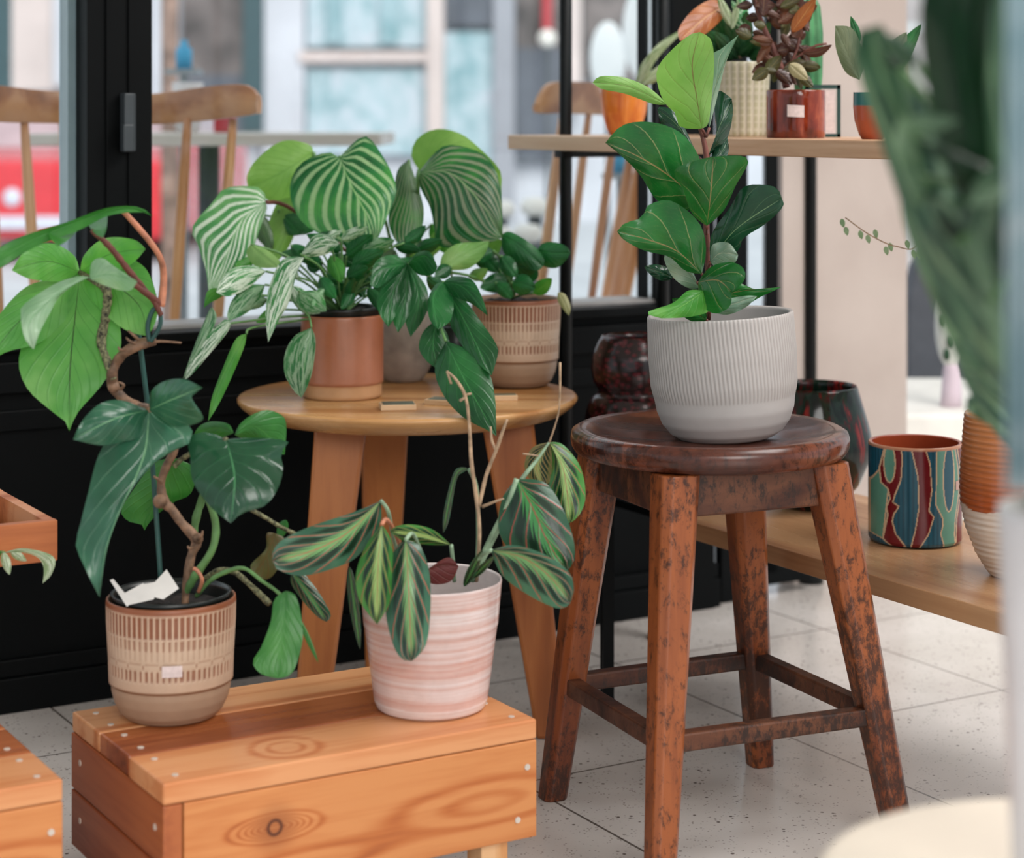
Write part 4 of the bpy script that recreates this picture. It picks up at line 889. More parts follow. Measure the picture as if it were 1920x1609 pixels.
MB().tube([P(1475,165,d),P(1462,120,d),P(1440,70,d),P(1420,20,d),P(1412,-20,d)], [.005,.0045,.004,.003,.0025], 8, 4).tube([P(1470,140,d),P(1495,90,d),P(1500,30,d)], .002, 6, 3).tube([P(1465,130,d),P(1520,90,d),P(1550,82,d)], .0018, 6, 3).build('stem', M['stem_red'], T, True)
rs = random.Random(5)
for i in range(78):
    a = rs.uniform(-1.2, 1.2); bx = 1455+rs.uniform(-48, 58); by = rs.uniform(-12, 140); l = rs.uniform(20, 48); an = rs.uniform(0, 6.28)
    leaf(T, rs.choice([beg, beg, beg, beg2]), simple((bx,by),(bx+l*math.cos(an),by+l*math.sin(an)),rs.uniform(7,15)), (d+rs.uniform(-.04,.05),)*2, .005, nt_=10, ns=3)
leaf(T, crml, simple((1480,120),(1515,150),13), (d-.06,d-.07), .004); leaf(T, orl, simple((1485,60),(1530,-5),14), (d-.03,d-.04), .004); leaf(T, beg, simple((1505,100),(1560,84),9,6), (d-.04,d-.05), .004)
leaf(T, beg2, simple((1440,130),(1410,150),12), (d-.05,d-.05), .004); leaf(T, beg2, simple((1500,140),(1525,165),10), (d-.05,d-.05), .004)
# cactus behind
q = shelf_pt(1515, .215); d = q.y
T = empty('potted_cactus', q, 'upright ribbed green cactus standing behind the brown glazed pot', 'potted plant')
lathe('pot', [(0,0),(.024,0),(.028,.003),(.032,.055),(.029,.055),(.026,.02),(0,.02)], M['nursery'], T, 32); soil_disc(T, .028, .048)
m = NT('cactus'); M['cactus'] = m.out(m.ramp(m.noise(m.co('Object'), 30, 3), (.3, S('#1f5a34')), (.7, S('#4a8a58'))), .45)
cz = [(0, .05), (.016, .052), (.019, .09), (.020, .15), (.016, .19), (.008, .205), (0, .209)]
lathe('stem', cz, M['cactus'], T, 64, (lambda A, z, r, i: .0022*np.cos(A*8)*(r > .001)), zsub=.01)
# dark card frame behind the brown pot
q0_ = shelf_pt(1543, .20)
T = empty('card_stand', q0_, 'dark green card frame standing behind the brown pot', 'frame')
M['teal'] = plain('teal_dark', '#123c38', .4, .05)
w_, h_ = .05, .075
MB().box(-w_/2, w_/2, -.002, .002, h_-.006, h_).box(w_/2-.005, w_/2, -.002, .002, 0, h_).box(-w_/2, -w_/2+.005, -.002, .002, 0, h_).box(-w_/2, w_/2, -.002, .002, 0, .005).build('frame', M['teal'], T, off=False)
MB().box(-w_/2+.006, w_/2-.008, -.001, .001, .004, h_-.008).build('card', M['sticker'], T, off=False)
# teal rimmed pot with grey green leaf
q = shelf_pt(1636, .085); d = q.y
T = empty('potted_rubber_plant', q, 'grey-green leaved plant in a teal-rimmed terracotta pot at the right of the top shelf', 'potted plant')
def tr_c(A, z, i): return lerpc(S('#a04a2c'), S('#1f6060'), A*0+(1 if z > .72*ht3 else 0))
ht3 = pxr(88, d); rr = pxr(36, d); M['tealrim'] = vcol('teal_rim', .25)
lathe('pot', [(0,0),(rr*.55,0),(rr*.72,ht3*.12),(rr*.93,ht3*.4),(rr,ht3*.7),(rr*.99,ht3),(rr*.92,ht3),(rr*.9,ht3*.5),(0,ht3*.4)], M['tealrim'], T, 56, None, tr_c, zsub=.002)
soil_disc(T, rr*.9, ht3*.9)
ggl = leafmat('grey_green_leaf', 'plain', '#62705a', '#4c5c48', '#7c8a70', '#5a6a50', 8, .4, .1, .4, .2, .4, .04)
leaf(T, ggl, ([(1612,150),(1590,100),(1566,48)],[(1585,135),(1567,90)],[(1622,110),(1600,55)]), (d,d-.02), .006)
leaf(T, grn, simple((1612,80),(1595,30),8), (d,d), .003); leaf(T, ggl, simple((1640,160),(1700,60),22), (d,d), .006); leaf(T, grn, simple((1650,160),(1728,45),18), (d,d), .006)
MB().tube([P(1640,168,d),P(1625,130,d),P(1610,90,d)], .0015, 6, 3).build('stem', M['stem_green'], T, True)
vnl = leafmat('vine_leaf', 'plain', '#8fae88', '#6f9a70', '#b4c8a8', '#8fae88', 4)
vi = MB().tube([P(1650,165,d),P(1695,200,d-.03),P(1740,330,d-.04),P(1722,455,d),P(1680,462,d+.02),P(1630,440,d+.03),P(1585,408,d+.04)], .0008, 6, 6); vi.build('vine', M['stem_dry'], T, True)
for (x, y) in ((1578,410),(1585,425),(1612,432),(1626,440),(1660,462),(1668,455),(1712,468),(1640,430),(1700,450),(1722,470)):
    leaf(T, vnl, simple((x,y),(x+4,y+17),5), (d+.06,d+.06), .002, nt_=8, ns=2)

# ================================================================ LOWER SHELF THINGS
LZ = .287
def low_pt(px, yb, rb): q = pz(px, yb, LZ); return Vector((W2(px, q.y+rb), q.y+rb, LZ))
# patterned cylinder pot
q = low_pt(1716, 1029, .053); d = q.y; rr = pxr(87, d); ht = (H-(827-HY)/F*d)-LZ
T = empty('patterned_pot', q, 'cylinder pot painted with teal, green and dark red wavy shapes on the low shelf', 'pot')
BLUE, GRN, RED, OUTL = S('#1c5468'), S('#5c9482'), S('#6a0f1a'), S('#cdb08e')
def ell(cx, cy, rx, ry, n=24): return [(cx+rx*math.cos(2*math.pi*i/n), cy+ry*math.sin(2*math.pi*i/n)) for i in range(n)]
shapes = [(GRN, [(165,420),(225,570),(210,740),(190,985),(118,960),(118,520)]), (RED, [(205,200),(168,400),(178,520),(222,560),(238,640),(212,720),(222,780),(190,985),(262,1060),(345,1030),(275,930),(252,830),(262,770),(298,700),(256,670),(272,600),(312,480),(322,300),(312,200)]),
  (GRN, ell(234,350,38,160)), (RED, [(385,200),(438,450),(445,700),(420,880),(378,1060),(435,1060),(520,920),(562,780),(524,725),(546,560),(532,340),(490,200)]),
  (GRN, [(588,200),(580,680),(635,790),(640,850),(620,920),(660,1060),(755,1060),(745,940),(752,810),(790,600),(782,400),(745,200)]), (BLUE, ell(692,470,50,275)), (RED, [(768,200),(812,440),(802,640),(768,820),(758,1060),(835,1060),(835,200)])]
def inside(X, Y, poly):
    c = np.zeros_like(X, dtype=bool); n = len(poly); md = np.full_like(X, 1e9)
    for i in range(n):
        (x1, y1), (x2, y2) = poly[i], poly[(i+1) % n]
        cond = (y1 > Y) != (y2 > Y)
        xi = (x2-x1)*(Y-y1)/((y2-y1) if y2 != y1 else 1e-9)+x1
        c ^= cond & (X < xi)
        dx, dy = x2-x1, y2-y1; t = np.clip(((X-x1)*dx+(Y-y1)*dy)/(dx*dx+dy*dy+1e-9), 0, 1); md = np.minimum(md, np.hypot(X-x1-t*dx, Y-y1-t*dy))
    return c, md
def pat_c(A, z, i):
    if i > .501: return lerpc(S('#8e3a22'), S('#a04a2c'), A*0+.5)
    if z < .003: return lerpc(S('#0c0c10'), S('#0c0c10'), A*0)
    if z > ht-.004: return lerpc(S('#c08a6c'), S('#c08a6c'), A*0)
    a = (A+np.pi/2) % np.pi-np.pi/2; X = 489+371*np.sin(a); Y = np.full_like(X, 1050-(z/ht)*840)
    c = np.tile(np.array(BLUE), (len(A), 1))*(1+.25*np.sin(A*60))[:, None]; c[:, 3] = 1
    for col_, poly in shapes:
        ins, md = inside(X, Y, poly); c[ins] = col_; c[md < 5.0] = OUTL
    return c
M['pat'] = vcol('painted_glaze', .2)
lathe('pot', [(0,0),(rr*.93,0),(rr*.96,.002),(rr,.006),(rr,ht*.99),(rr*.985,ht),(rr*.92,ht*.995),(rr*.91,ht*.5),(rr*.9,.02),(0,.02)], M['pat'], T, 420, None, pat_c, zsub=.0011)
sticker(T, rr, .92, ht*.61, .016, .012, M['stick_pink'])
# brown and white pot
q = low_pt(1905, 1092, .035); d = q.y; rr = pxr(104, d); ht = (H-(775-HY)/F*d)-LZ
T = empty('two_tone_pot', q, 'rounded pot with ribbed rust-brown glaze above bare cream clay on the low shelf', 'pot')
def tt_c(A, z, i):
    f = z/ht+.015*np.sin(A*5)
    b_ = lerpc(S('#a8552c'), S('#cf8a58'), np.clip((f-.5)*2, 0, 1)); b_ = b_*(1-.25*(math.sin(z*900) > .2)); b_[:, 3] = 1
    w2_ = lerpc(S('#d0bfae'), S('#e0d2c4'), A*0+.5+.5*math.sin(z*700)); k = (f > .44)[:, None]
    return np.where(k, b_, w2_)
M['twotone'] = vcol('two_tone', .18)
lathe('pot', [(0,0),(rr*.42,0),(rr*.5,.004),(rr*.72,ht*.14),(rr*.9,ht*.30),(rr*.985,ht*.44),(rr,ht*.54),(rr*.985,ht*.68),(rr*.95,ht*.85),(rr*.92,ht*.98),(rr*.9,ht),(rr*.86,ht*.98),(rr*.9,ht*.6),(0,ht*.2)], M['twotone'], T, 96, (lambda A, z, r, i: A*0+(.0005*math.sin(z*900) if i < .5 else 0)), tt_c, zsub=.0016)
# dark dripping vase
q = low_pt(1545, 962, .045); d = q.y; ht = (H-(722-HY)/F*d)-LZ
q.x = W2(1520, d)
T = empty('dark_vase', q, 'dark green and red glazed faceted vase on the low shelf behind the stool', 'vase')
m = NT('drip_glaze'); n = m.noise(m.co('Object', (70, 70, 9)), 1, 4, .6, .4); M['drip'] = m.out(m.ramp(n, (.40, S('#040706')), (.50, S('#10231a')), (.56, S('#2c0a0c')), (.66, S('#74201c'))), .1, spec=.3)
rr = pxr(118, d)
lathe('vase', [(0,0),(rr*.40,0),(rr*.46,.004),(rr*.78,ht*.2),(rr*.97,ht*.42),(rr,ht*.52),(rr*.90,ht*.72),(rr*.75,ht*.98),(rr*.73,ht),(rr*.70,ht*.97),(rr*.85,ht*.6),(0,ht*.2)], M['drip'], T, 24, zsub=.02)
# dark red double bulge planter
q = Vector((W2(1190, 2.93), 2.93, 0))
ST = empty('plant_stand', (q.x, q.y, 0), 'low black stand hidden behind the old stool carrying the dark red vase', 'stand')
zb = .33
MB().box(-.055, .055, -.055, .055, zb-.015, zb, .002).build('top', M['black'], ST, off=False)
for sx in (-.04, .04):
    for sy in (-.04, .04): MB().box(sx-.008, sx+.008, sy-.008, sy+.008, 0, zb-.015).build('leg', M['black'], ST, off=False)
T = empty('red_vase', (q.x, q.y, zb), 'dark red scaly vase with two stacked bulges behind the grey pot', 'vase')
ht = (H-(628-HY)/F*2.93)-zb
m = NT('scaly_red'); v = m.n('ShaderNodeTexVoronoi', {'Vector': m.co('Object', (1, 1, 1.3)), 'Scale': 110.0}); M['scaly'] = m.out(m.ramp(v.outputs['Distance'], (.1, S('#5a1a22')), (.55, S('#1c0a0c'))), .22, v.outputs['Distance'], -1.0, .004)
rr = pxr(90, 2.93)
lathe('vase', [(0,0),(rr*.6,0),(rr*.85,.02),(rr*1.02,ht*.2),(rr*1.05,ht*.38),(rr*1.01,ht*.48),(rr*.90,ht*.56),(rr*.76,ht*.595),(rr*.76,ht*.615),(rr*.86,ht*.67),(rr*.91,ht*.76),(rr*.88,ht*.87),(rr*.76,ht*.955),(rr*.70,ht*.99),(rr*.66,ht),(rr*.62,ht*.98),(rr*.7,ht*.8),(0,ht*.5)], M['scaly'], T, 96, zsub=.008)

# ================================================================ LEFT TRAY
q = pz(108, 975, .405); 
TD = q.y
T = empty('planter_tray', (q.x, q.y, .36), 'orange-brown wooden planter tray with gravel cut by the left edge of the photo', 'tray', rz=ANG)
tl, tw, th = .42, .22, .0125; z1 = .045
MB().box(-tl, 0, 0, th, 0, z1, .001).build('side_board', M['tray'], T, off=False)
MB().box(-tl, 0, tw-th, tw, 0, z1, .001).build('side_board', M['tray'], T, off=False)
MB().box(-th, 0, th, tw-th, 0, z1-.0005, .001).build('end_board', M['tray'], T, off=False)
MB().box(-tl, -tl+th, th, tw-th, 0, z1-.0005, .001).build('end_board', M['tray'], T, off=False)
MB().box(-tl+th, -th, th, tw-th, 0, .004).build('base', M['tray'], T, off=False)
gr = MB()
for i in range(18):
    for j in range(10):
        x, y = -tl+.02+i*.0215, .022+j*.019; gr.ball((x+random.uniform(-.004, .004), y+random.uniform(-.004, .004), .0125+random.uniform(0, .004)), .0105, n=4)
gb = gr.build('gravel', M['gravel'], T, True, off=False); gb['kind'] = 'stuff'
ST = empty('low_stand', (q.x-.25, q.y-.02, 0), 'plain wooden stand carrying the planter tray outside the left edge', 'stand', rz=ANG)
MB().box(-.15, .12, 0, .19, .34, .36, .002).build('top', M['tray'], ST, off=False)
for sx in (-.14, .09):
    for sy in (.01, .16): MB().box(sx, sx+.02, sy, sy+.02, 0, .34).build('leg', M['tray'], ST, off=False)
sag = leafmat('tray_leaf', 'marble', '#7d9c68', '#5f8450', '#a8bc98', '#d5e0cc', 6, .3, .1, .35, .3, .9, .05)
Rt = P(-40, 1020, TD-.06)
T = empty('trailing_plant', Rt, 'pale green variegated leaf curling over the front of the planter tray', 'plant')
leaf(T, sag, ([(2,1038),(40,1030),(85,1044),(97,1068),(80,1094)],[(40,1028),(85,1036),(104,1050),(96,1078)],[(40,1036),(70,1045),(82,1065)]), (TD-.05,TD-.06), .004)
leaf(T, grn2, simple((2,1036),(-30,1045),10), (TD-.05,)*2, .004); leaf(T, sag, simple((6,1036),(18,1078),9), (TD-.055,TD-.06), .003)
leaf(T, sag, simple((20,1034),(50,1052),8), (TD-.05,TD-.05), .003)
MB().tube([P(8,1036,TD-.05),P(-20,1030,TD-.03),P(-50,1000,TD+.03),P(-60,990,TD+.08)], .0016, 6, 4).build('stem', M['stem_green'], T, True)

# ================================================================ FOREGROUND RIGHT
q = Vector((.335, 1.19, 0)); CZ = .4
T = empty('cream_side_table', q, 'round cream-topped table close to the camera at the lower right corner', 'table')
lathe('table_top', [(0,CZ-.022),(.147,CZ-.022),(.154,CZ-.016),(.156,CZ-.008),(.154,CZ-.002),(.149,CZ),(0,CZ)], M['cream_top'], T, 72)
for k in range(3):
    a = k*2.094+.6; MB().tube([q+Vector((.09*math.cos(a), .09*math.sin(a), CZ-.02)), q+Vector((.14*math.cos(a), .14*math.sin(a), 0))], [.012, .009], 14, 1).build('leg', M['cream_top'], T, True)
q = Vector((W2(1995, 1.19), 1.19, CZ))
T = empty('foreground_potted_plant', q, 'out of focus plant with broad dark leaves in white pot at the right edge', 'potted plant')
hp = (H-(950-HY)/F*1.19)-CZ; rp = pxr(122, 1.19)
lathe('pot', [(0,0),(rp*.74,0),(rp*.78,.003),(rp*.9,hp*.55),(rp,hp*.97),(rp*.99,hp),(rp*.93,hp),(rp*.88,hp*.5),(0,hp*.4)], M['white_glaze'], T, 56, zsub=.02)
soil_disc(T, rp*.9, hp*.9)
fgA = leafmat('blurred_leaf', 'plain', '#2f5241', '#1a3628', '#5f8268', '#8fae8c', 3, .5, .5, .30, .12, .55, .05, '#5a7a60')
fgB = leafmat('blurred_leaf_dark', 'plain', '#0c3018', '#082612', '#123c1e', '#1d4a2a', 3, .4, .1, .35, .1, .3, .05)
sF = (1990, 960, 1.2)
for mt, bl, D in ((fgA, ([(1905,770),(1800,500),(1700,260),(1652,45)],[(1810,650),(1722,470),(1655,280),(1605,120),(1610,55)],[(1910,640),(1850,470),(1765,270),(1702,120)]), (1.28, 1.22)),
   (fgA, ([(1930,820),(1880,640),(1800,470),(1740,370)],[(1850,700),(1780,560),(1720,420)],[(1920,640),(1860,470),(1800,380)]), (1.24, 1.16)),
   (fgB, ([(1950,700),(1870,420),(1810,180),(1800,-60)],[(1850,480),(1765,280),(1725,60),(1745,-60)],[(1935,420),(1890,180),(1870,-60)]), (1.20, 1.16)),
   (fgA, ([(1960,640),(1910,400),(1880,180),(1890,-30)],[(1880,420),(1850,200),(1860,0)],[(1960,400),(1930,180),(1930,-20)]), (1.18, 1.14)),
   (fgA, ([(1960,900),(1900,800),(1850,720),(1805,620)],[(1880,830),(1815,730),(1795,660)],[(1930,780),(1880,700),(1830,630)]), (1.5, 1.5)),
   (fgA, ([(1960,900),(1880,790),(1820,740),(1810,770)],[(1890,780),(1850,735)],[(1890,820),(1840,790)]), (1.5, 1.52)),
   (fgA, ([(1940,700),(1850,470),(1770,300),(1690,200)],[(1830,560),(1730,380),(1690,260)],[(1940,560),(1870,380),(1760,210)]), (1.30, 1.26)),
   (fgA, ([(1960,760),(1880,560),(1830,440),(1870,300)],[(1850,620),(1800,470),(1815,360)],[(1960,600),(1915,440),(1900,340)]), (1.22, 1.16)),
   (fgA, ([(1900,780),(1800,600),(1740,480),(1700,330)],[(1820,720),(1745,560),(1690,400)],[(1900,650),(1820,500),(1750,380)]), (1.33, 1.28)),
   (fgB, ([(1950,860),(1900,720),(1850,560)],[(1870,740),(1830,620)],[(1940,700),(1900,590)]), (1.4, 1.4))):
    b = bl[0][0]; leaf(T, mt, bl, D, .012, .004, .003, pet=([(b[0], b[1], D[0]), ((b[0]+sF[0])/2, (b[1]+sF[1])/2-20, (D[0]+sF[2])/2), sF], .004, M['stem_green']))
fgC = leafmat('blurred_leaf_pale', 'plain', '#6a8a6c', '#557a5c', '#86a384', '#9fb89a', 3, .4, .2, .4, .15, .4, .05)
for b_, t_, w_, mt, dd in (((1700,330),(1690,215),20,fgC,1.17),((1685,240),(1800,225),20,fgC,1.17),((1735,390),(1690,300),16,fgC,1.17),((1890,345),(1815,385),20,fgC,1.15),((1860,560),(1818,420),18,fgC,1.15),((1890,700),(1850,540),20,fgC,1.16),
    ((1890,345),(1710,262),17,fgB,1.16),((1800,450),(1735,355),24,fgB,1.16),((1885,520),(1870,400),14,fgB,1.14),((1720,120),(1640,60),22,fgA,1.2),((1850,700),(1790,640),24,fgA,1.25),((1690,130),(1660,100),10,fgB,1.17)):
    leaf(T, mt, simple(b_, t_, w_), (dd+.01, dd), .004, pet=([(b_[0], b_[1], dd+.01), (1900, max(b_[1], 420), 1.2), (1985, 900, 1.2)], .0025, M['stem_green']))
# pale blue hanging cloth on the extreme right, on a rail stand out of frame
m = NT('blue_cloth'); n = m.noise(m.co('Object', (3, 3, 9)), 1, 3, .6, 1.0)
M['cloth'] = m.out(m.ramp(n, (.40, S('#7fa0aa')), (.52, S('#a0b8c0')), (.62, S('#d5dce0'))), .8)
T = empty('curtain', (W2(2010, 1.0), 1.0, 0), 'pale blue and white patterned curtain along the right edge of the photo', 'curtain')
vs_, fs_ = [], []
xa, xb = W2(1893, 1.0), W2(2300, 1.0)
for j in range(2):
    for i in range(40):
        x = xa+(xb-xa)*i/39; vs_.append((x, 1.0+.006*math.sin(i*1.1)+.004*math.sin(i*2.3), .665 if j == 0 else 1.3))
fs_ = [(i, i+1, 41+i, 40+i) for i in range(39)]
c_ = MB().add(vs_, fs_).build('cloth', M['cloth'], T, True)
md = c_.modifiers.new('s', 'SOLIDIFY'); md.thickness = .002
MB().tube([(xa-.02, 1.0, 1.305), (xb+.02, 1.0, 1.305)], .008, 12, 1).tube([(xb+.01, 1.0, 1.305), (xb+.01, 1.0, 0)], .01, 12, 1).build('rail', M['pole'], T, True)

# ================================================================ OUTSIDE
def spindle(mb, a, b, r): mb.tube([a, a.lerp(b, .35), a.lerp(b, .7), b], [r*.85, r*1.15, r*1.1, r*.8], 10, 3)
# chair 1
cx_ = 222
T = empty('spindle_chair', (W2(cx_, 3.45), 3.45, -.02), 'wooden spindle-back chair outside the window, its wide curved top rail behind the black mullion', 'chair')
def rail(pts, thick, name='top_rail'):
    """pts: (px, ytop, ybottom, depth)"""
    a = resample([P(p[0], p[1], p[3]) for p in pts], 40); b = resample([P(p[0], p[2], p[3]) for p in pts], 40); vs_, fs_ = [], []
    for i in range(40):
        t_ = (a[min(i+1, 39)]-a[max(i-1, 0)]); t_.z = 0; n_ = Vector((-t_.y, t_.x, 0)).normalized()*thick/2; m_ = (a[i]+b[i])/2
        vs_ += [b[i]-n_*.7, m_-n_, a[i]-n_*.7, a[i]+n_*.7+Vector((0, 0, 0)), m_+n_, b[i]+n_*.7]
    for i in range(39):
        for k in range(6): fs_.append((i*6+k, i*6+(k+1) % 6, (i+1)*6+(k+1) % 6, (i+1)*6+k))
    fs_ += [[0, 1, 2, 3, 4, 5], [39*6+k for k in (5, 4, 3, 2, 1, 0)]]
    return MB().add(vs_, fs_).build(name, M['chair'], T, True, bevel=.001)
rail([(-42,178,200,3.28),(-30,160,224,3.29),(0,161,229,3.31),(60,168,231,3.38),(150,174,232,3.43),(225,177,233,3.45),(300,175,233,3.43),(380,164,227,3.38),(440,158,220,3.34),(470,162,216,3.33),(486,180,212,3.325)], .020)
zs = .44
seat_c = Vector((W2(215, 3.24), 3.24, zs))
for tx, bx, dd in ((-22,2,3.30),(45,75,3.37),(117,143,3.42),(225,235,3.45),(352,322,3.39),(437,402,3.35)):
    mb = MB(); a = P(tx, 224, dd); b2 = P(bx, 700, dd-.06); b2.z = zs+.012; b2.x = W2(bx, b2.y); spindle(mb, b2, a, .0085); mb.build('spindle', M['chair_sp'], T, True)
vs_ = []; n = 40
for z in (zs-.012, zs+.014):
    for k in range(n): a = 2*math.pi*k/n; vs_.append((seat_c.x+.215*math.cos(a)*(1-.1*math.sin(a)), seat_c.y+.10*math.sin(a)+.05, z))
MB().add(vs_, [list(range(n))[::-1], list(range(n, 2*n))]+[(k, (k+1) % n, n+(k+1) % n, n+k) for k in range(n)]).build('seat', M['chair'], T, bevel=.004)
for sx in (-1, 1):
    for sy in (-1, 1):
        MB().tube([(seat_c.x+sx*.15, seat_c.y+.05+sy*.06, zs-.01), (seat_c.x+sx*.20, seat_c.y+.05+sy*.075, -.02)], [.016, .011], 12, 1).build('leg', M['chair_sp'], T, True)
# chair 2
T = empty('spindle_chair', (W2(1120, 3.95), 3.95, -.02), 'wooden spindle-back chair outside seen from the side below the orange pot', 'chair')
rail([(1008,196,210,3.74),(1012,180,213,3.745),(1028,158,213,3.76),(1050,153,212,3.79),(1090,154,214,3.86),(1140,158,216,3.95),(1190,164,218,4.06),(1225,175,216,4.15)], .022)
for tx, ty, bx, by, dd, r in ((1056,212,1012,560,3.80,.009),(1104,212,1057,575,3.88,.008),(1156,214,1108,570,3.97,.008),(1196,216,1132,575,4.05,.009),(1220,218,1152,575,4.12,.013),(1238,220,1166,575,4.16,.014)):
    mb = MB(); a = P(tx, ty, dd); b2 = P(bx, by, dd-.03); dv = (b2-a)/(by-ty)*(600-ty); b2 = a+dv; spindle(mb, b2, a, r); mb.build('spindle', M['chair_sp'], T, True)
s2 = P(1050, 610, 3.9); vs_ = []
for z in (s2.z-.014, s2.z+.012):
    for k in range(n): a = 2*math.pi*k/n; vs_.append((s2.x+.02+.16*math.cos(a), 3.98+.19*math.sin(a), z))
MB().add(vs_, [list(range(n))[::-1], list(range(n, 2*n))]+[(k, (k+1) % n, n+(k+1) % n, n+k) for k in range(n)]).build('seat', M['chair'], T, bevel=.004)
for sx in (-1, 1):
    for sy in (-1, 1): MB().tube([(s2.x+.02+sx*.11, 3.98+sy*.13, s2.z-.01), (s2.x+.02+sx*.15, 3.98+sy*.17, -.02)], [.016, .011], 12, 1).build('leg', M['chair_sp'], T, True)
# outside cafe table
T = empty('cafe_table', (W2(385, 4.35), 4.35, -.02), 'pale topped cafe table on the pavement with a dark central leg', 'table')
M['pale_wood'] = wood('pale_top', '#bcb3a8', '#a09488', '#cfc8be', 'x', .5, .4)
zt2 = H-(251-HY)/F*4.3
MB().box(W2(40, 4.3), W2(712, 4.3), 4.3, 4.85, zt2-.026, zt2, .003).build('table_top', M['pale_wood'], T)
MB().tube([(W2(392, 4.5), 4.5, zt2-.026), (W2(392, 4.5), 4.5, 0)], .024, 14, 1).tube([(W2(392, 4.5), 4.5, .0), (W2(392, 4.5), 4.5, -.02)], .18, 20, 1).build('pedestal', plain('pedestal_grey', '#4a5256', .5), T, True)
T = empty('coffee_cup', (W2(352, 4.5), 4.5, zt2), 'white takeaway cup standing on the outdoor cafe table', 'cup')
hc = (H-(155-HY)/F*4.5)-zt2
lathe('cup', [(0,0),(.024,0),(.034,hc*.95),(.035,hc),(.031,hc),(.028,.01),(0,.01)], M['white_glaze'], T, 24)
M['red_b'] = plain('red_matt', '#b8323c', .5, .05)
tag(MB().box(W2(400,4.6), W2(437,4.6), 4.6, 4.66, zt2, H-(205-HY)/F*4.6, .004).build('napkin_box', M['red_b']), 'small red box at the back of the outdoor cafe table', 'box')
# bottles
M['bluep'] = plain('blue_plastic', '#2c9cc8', .3, .05)
for (px, y0, y1, d, w_, lb) in ((345, 75, 130, 4.9, .02, 'blue bottle high behind the white cup'), (1162, 262, 325, 4.6, .016, 'small turquoise bottle between the spindles of the side-on chair')):
    b0 = P(px, y1, d); b1 = P(px, y0, d)
    tag(MB().tube([b0, b0.lerp(b1, .7), b0.lerp(b1, .8), b1], [w_, w_, w_*.45, w_*.45], 14, 1).build('bottle', M['bluep'], None, True), lb, 'bottle')
# support shelf for the blue bottles: a slim street stand each
for (px, y1, d) in ((345, 130, 4.9), (1162, 325, 4.6)):
    b0 = P(px, y1, d); tag(MB().box(b0.x-.04, b0.x+.04, d-.04, d+.04, b0.z-.012, b0.z).box(b0.x-.008, b0.x+.008, d-.008, d+.008, -.02, b0.z-.012).box(b0.x-.05, b0.x+.05, d-.05, d+.05, -.02, -.01).build('bistro_stand', plain('stand_grey', '#8a9398', .5)), 'slim grey bistro stand under the %s bottle' % ('blue' if px < 500 else 'turquoise'), 'stand')
# round white stools
M['wht'] = plain('white_soft', '#e8e4dc', .6, .03)
for i, (px, y, d, w_) in enumerate(((940, 392, 6.0, 25), (1003, 388, 6.0, 27), (936, 440, 5.2, 24), (990, 438, 5.2, 27))):
    c = P(px, y, d); r = pxr(w_, d)
    T = empty('pouffe', (c.x, c.y, -.02), 'round white pouffe on the pavement, %s' % ('back row left', 'back row right, beside the chair', 'front row left, behind the plant leaf', 'front row right')[i], 'pouffe', 'white pouffes outside')
    lathe('cushion', [(0,c.z-r*.6+.02),(r*.7,c.z-r*.6+.02),(r,c.z-r*.2+.02),(r,c.z+r*.2+.02),(r*.7,c.z+r*.6+.02),(0,c.z+r*.7+.02)], M['wht'], T, 28, zsub=.03)
    lathe('base', [(0,0),(r*.6,0),(r*.5,c.z-r*.6+.02),(0,c.z-r*.6+.02)], M['latch'], T, 20)
# building across the street
DF = 16.6
T = empty('building', (0, DF, -.02), 'pale building front across the street with blue-grey glass and dark doors', 'building')
M['fac'] = plain('facade', '#c6cad2', .8, .05, 2); M['fac2'] = plain('facade_pink', '#cfc2be', .8, .05, 2); M['fac3'] = plain('facade_grey', '#979aa2', .8, .05, 2)
M['dkdoor'] = plain('dark_shutter', '#565c66', .6, .12, 3); M['teal_f'] = plain('teal_frame', '#2a4a50', .5, .1); M['brwn'] = plain('shop_brown', '#6a6260', .6, .35, 3)
m = NT('painted_reflection_pane'); n = m.noise(m.co('Object', (1, 1, .7)), 4.5, 4, .7, .5); M['pane'] = m.out(m.ramp(n, (.35, S('#7fa3ab')), (.5, S('#a9c0c8')), (.65, S('#c2ccd6'))), .4)  # foliage reflections painted into the pane colour as noise
m = NT('painted_reflection_pane_teal'); n = m.noise(m.co('Object', (1, 1, .7)), 3, 4, .7, .5); M['pane2'] = m.out(m.ramp(n, (.35, S('#6f98a0')), (.6, S('#98b4bc'))), .4)  # teal version, its reflections likewise only colour noise
def fbox(x0, x1, y0, y1, dd=0, th=.12, extra=0):
    a = P(x0, y0, DF+dd); b = P(x1, y1, DF+dd); return MB().box(a.x, b.x, DF+dd, DF+dd+th, max(b.z, -.02), a.z)
fbox(-900, 2600, -1500, 700, .3, .3).build('wall', M['fac'], T)
